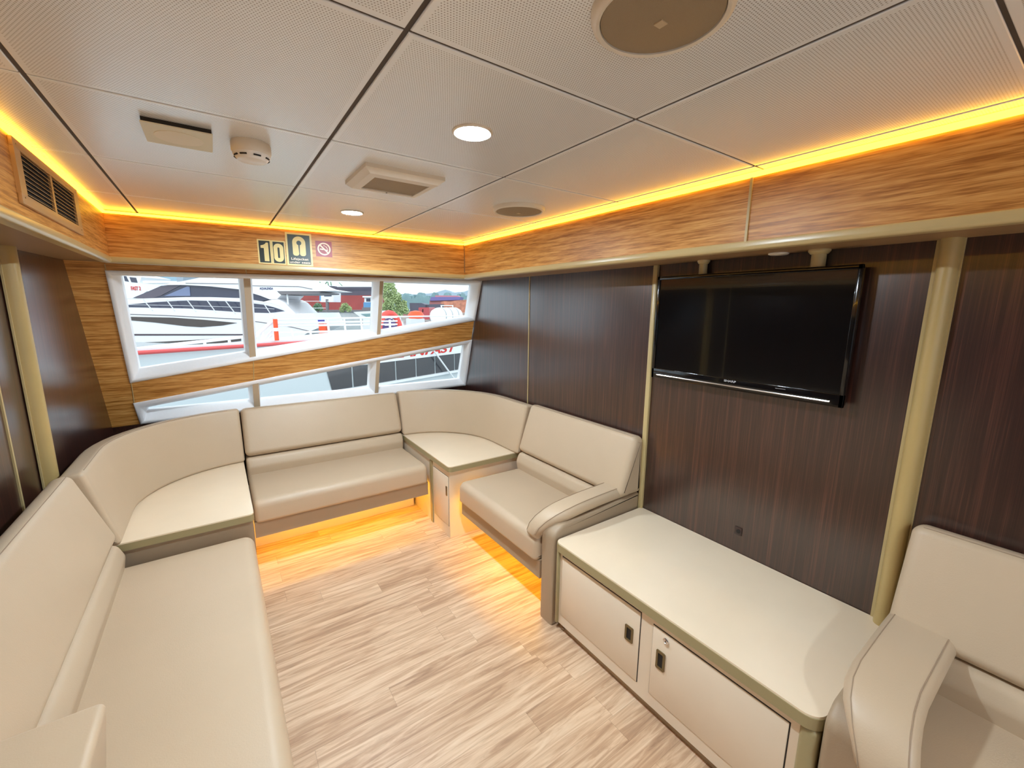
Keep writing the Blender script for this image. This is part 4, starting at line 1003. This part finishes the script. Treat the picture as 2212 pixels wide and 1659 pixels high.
fthing('storage_tank', 'red tank with a dark slit above the ferry rail', 'tank', far(78), [('tank', fillet([p + (2.0,) for p in c5((690, 425), (845, 425), (845, 600), (690, 600))], 4), mat('tank_red', (192, 84, 88), 0.5), 0, 6), ('slit', c5((745, 450), (758, 450), (758, 490), (745, 490)), M_dark, 0.06, 0.1)])
fthing('shed', 'low dull red shed right of the tree', 'shed', far(90), [('wall', c5((480, 485), (700, 480), (690, 540), (460, 545)), M_shed, 0, 6), ('apron', c5((440, 520), (1400, 500), (1400, 640), (440, 640)), mat('shore_grey', (178, 160, 152), 0.8, vary=0.2, vscale=0.5), -8, 3)])
fthing('far_building', 'pale blue building behind the yacht roof at far left', 'building', far(150), [('block', c3((330, 60), (590, 60), (600, 730), (330, 730)), mat('pale_blue_wall', (176, 206, 222), 0.7), 0, 10)])
fthing('red_shed', 'red orange shed behind the yacht bow', 'shed', far(120), [('wall', c3((400, 235), (700, 235), (620, 760), (420, 760)), mat('red_orange_wall', (214, 100, 92), 0.7), 0, 8)])
fthing('grey_building', 'grey harbour building above the yacht roof', 'building', far(185), [('block', c3((590, 60), (1060, 60), (1060, 720), (600, 720)), mat('cool_grey_wall', (158, 172, 186), 0.7), 0, 10), ('bright_panel', c3((765, 95), (830, 95), (835, 180), (770, 180)), M_yacht, 0.1, 0.2)])
fthing('white_spar', 'horizontal white spar ahead of the yacht windscreen', 'spar', far(38), [('spar', c3((400, 205), (425, 195), (960, 205), (950, 235), (410, 240)), M_yacht, 0, 0.8)])

def foliage(name, label, P, blobs, m_, trunk, n, leaf, seed):
    """tree: thousands of small leaf quads scattered in overlapping crowns, plus trunk"""
    rnd = random.Random(seed); sh = S(); v = []; f = []
    ks = []
    for (u, w_, r) in blobs:
        c = P.at(u, w_); rr = (P.at(u + r, w_) - c).length; ks.append((c, rr))
    tot = sum(r ** 2 for _, r in ks)
    for c, r in ks:
        for _ in range(int(n * r * r / tot)):
            d = Vector((rnd.gauss(0, 1), rnd.gauss(0, 1), rnd.gauss(0, 1))).normalized() * r * rnd.uniform(0.35, 1.05) ** 0.6
            a = Vector((rnd.gauss(0, 1), rnd.gauss(0, 1), rnd.gauss(0, 1))).normalized() * leaf * rnd.uniform(0.6, 1.3)
            b = a.cross(Vector((rnd.gauss(0, 1), rnd.gauss(0, 1), rnd.gauss(0, 1)))).normalized() * leaf * 0.6
            o = len(v); p = c + d
            v += [p - a, p - b, p + a, p + b]; f.append((o, o + 1, o + 2, o + 3))
    cz = ks[0][0]
    t = thing(name, label, 'tree' if 'tree' in name else 'bush', Vector((cz.x, cz.y, P.at(*trunk).z)))
    obj('foliage', S().add(v, f), m_, t, smooth=False)
    top = P.at(blobs[0][0], blobs[0][1]); bot = P.at(*trunk)
    obj('trunk', S().tube([bot, (bot + top) / 2, top], [top.z * 0 + leaf * 1.2, leaf, leaf * 0.4], 8), M_yunder, t)
    return t
foliage('tree', 'tall pale green tree at the left of the right-hand pane', far(60), [(836, 634, 13), (846, 618, 8), (834, 616, 9), (850, 662, 18), (868, 664, 12), (832, 668, 15), (877, 672, 7), (856, 642, 12), (872, 655, 7), (862, 676, 10), (852, 627, 6), (842, 648, 12)], M_leaf, (850, 690), 9000, 0.12, 1)
foliage('bush', 'dark green bush in front of the red ship under the white cabin', far(66), [(687, 662, 8), (683, 666, 7), (692, 667, 6)], M_leafd, (687, 675), 1300, 0.10, 2)
foliage('bush', 'yellow green bush in front of the red ship beside the crane cab', far(66), [(745, 662, 8), (740, 668, 7), (753, 667, 7)], M_leaf, (745, 675), 1300, 0.10, 3)

rnd = random.Random(9)
def ridge(P, us, base, jag, m_, name, th, label=None):
    top = [(u, v + rnd.uniform(-jag, jag)) for u, v in us]
    sh = S().prism(P.poly(top + [(us[-1][0], base), (us[0][0], base)]), -P.n * th)
    o = obj(name, sh, m_, smooth=False, base=(0, 0, 0)); o['kind'] = 'structure'; return o
hp = [(400, 640), (560, 646), (820, 640)] + c5((500, 225), (640, 240), (760, 228), (830, 224), (950, 210), (1000, 190), (1075, 170), (1140, 188), (1180, 215), (1250, 205), (1340, 200), (1440, 165), (1600, 150), (1800, 190), (2300, 220))
ridge(far(900), hp, 665, 0.3, M_hill, 'hills', 60)
tp = []
u = 865.0
while u < 1040:
    tp.append((u, 640 - 3 * math.sin(u * 0.21) + rnd.uniform(-6, 5))); u += rnd.uniform(1.5, 3.5)
ridge(far(320), tp, 668, 0.8, M_far, 'far_woods', 20)
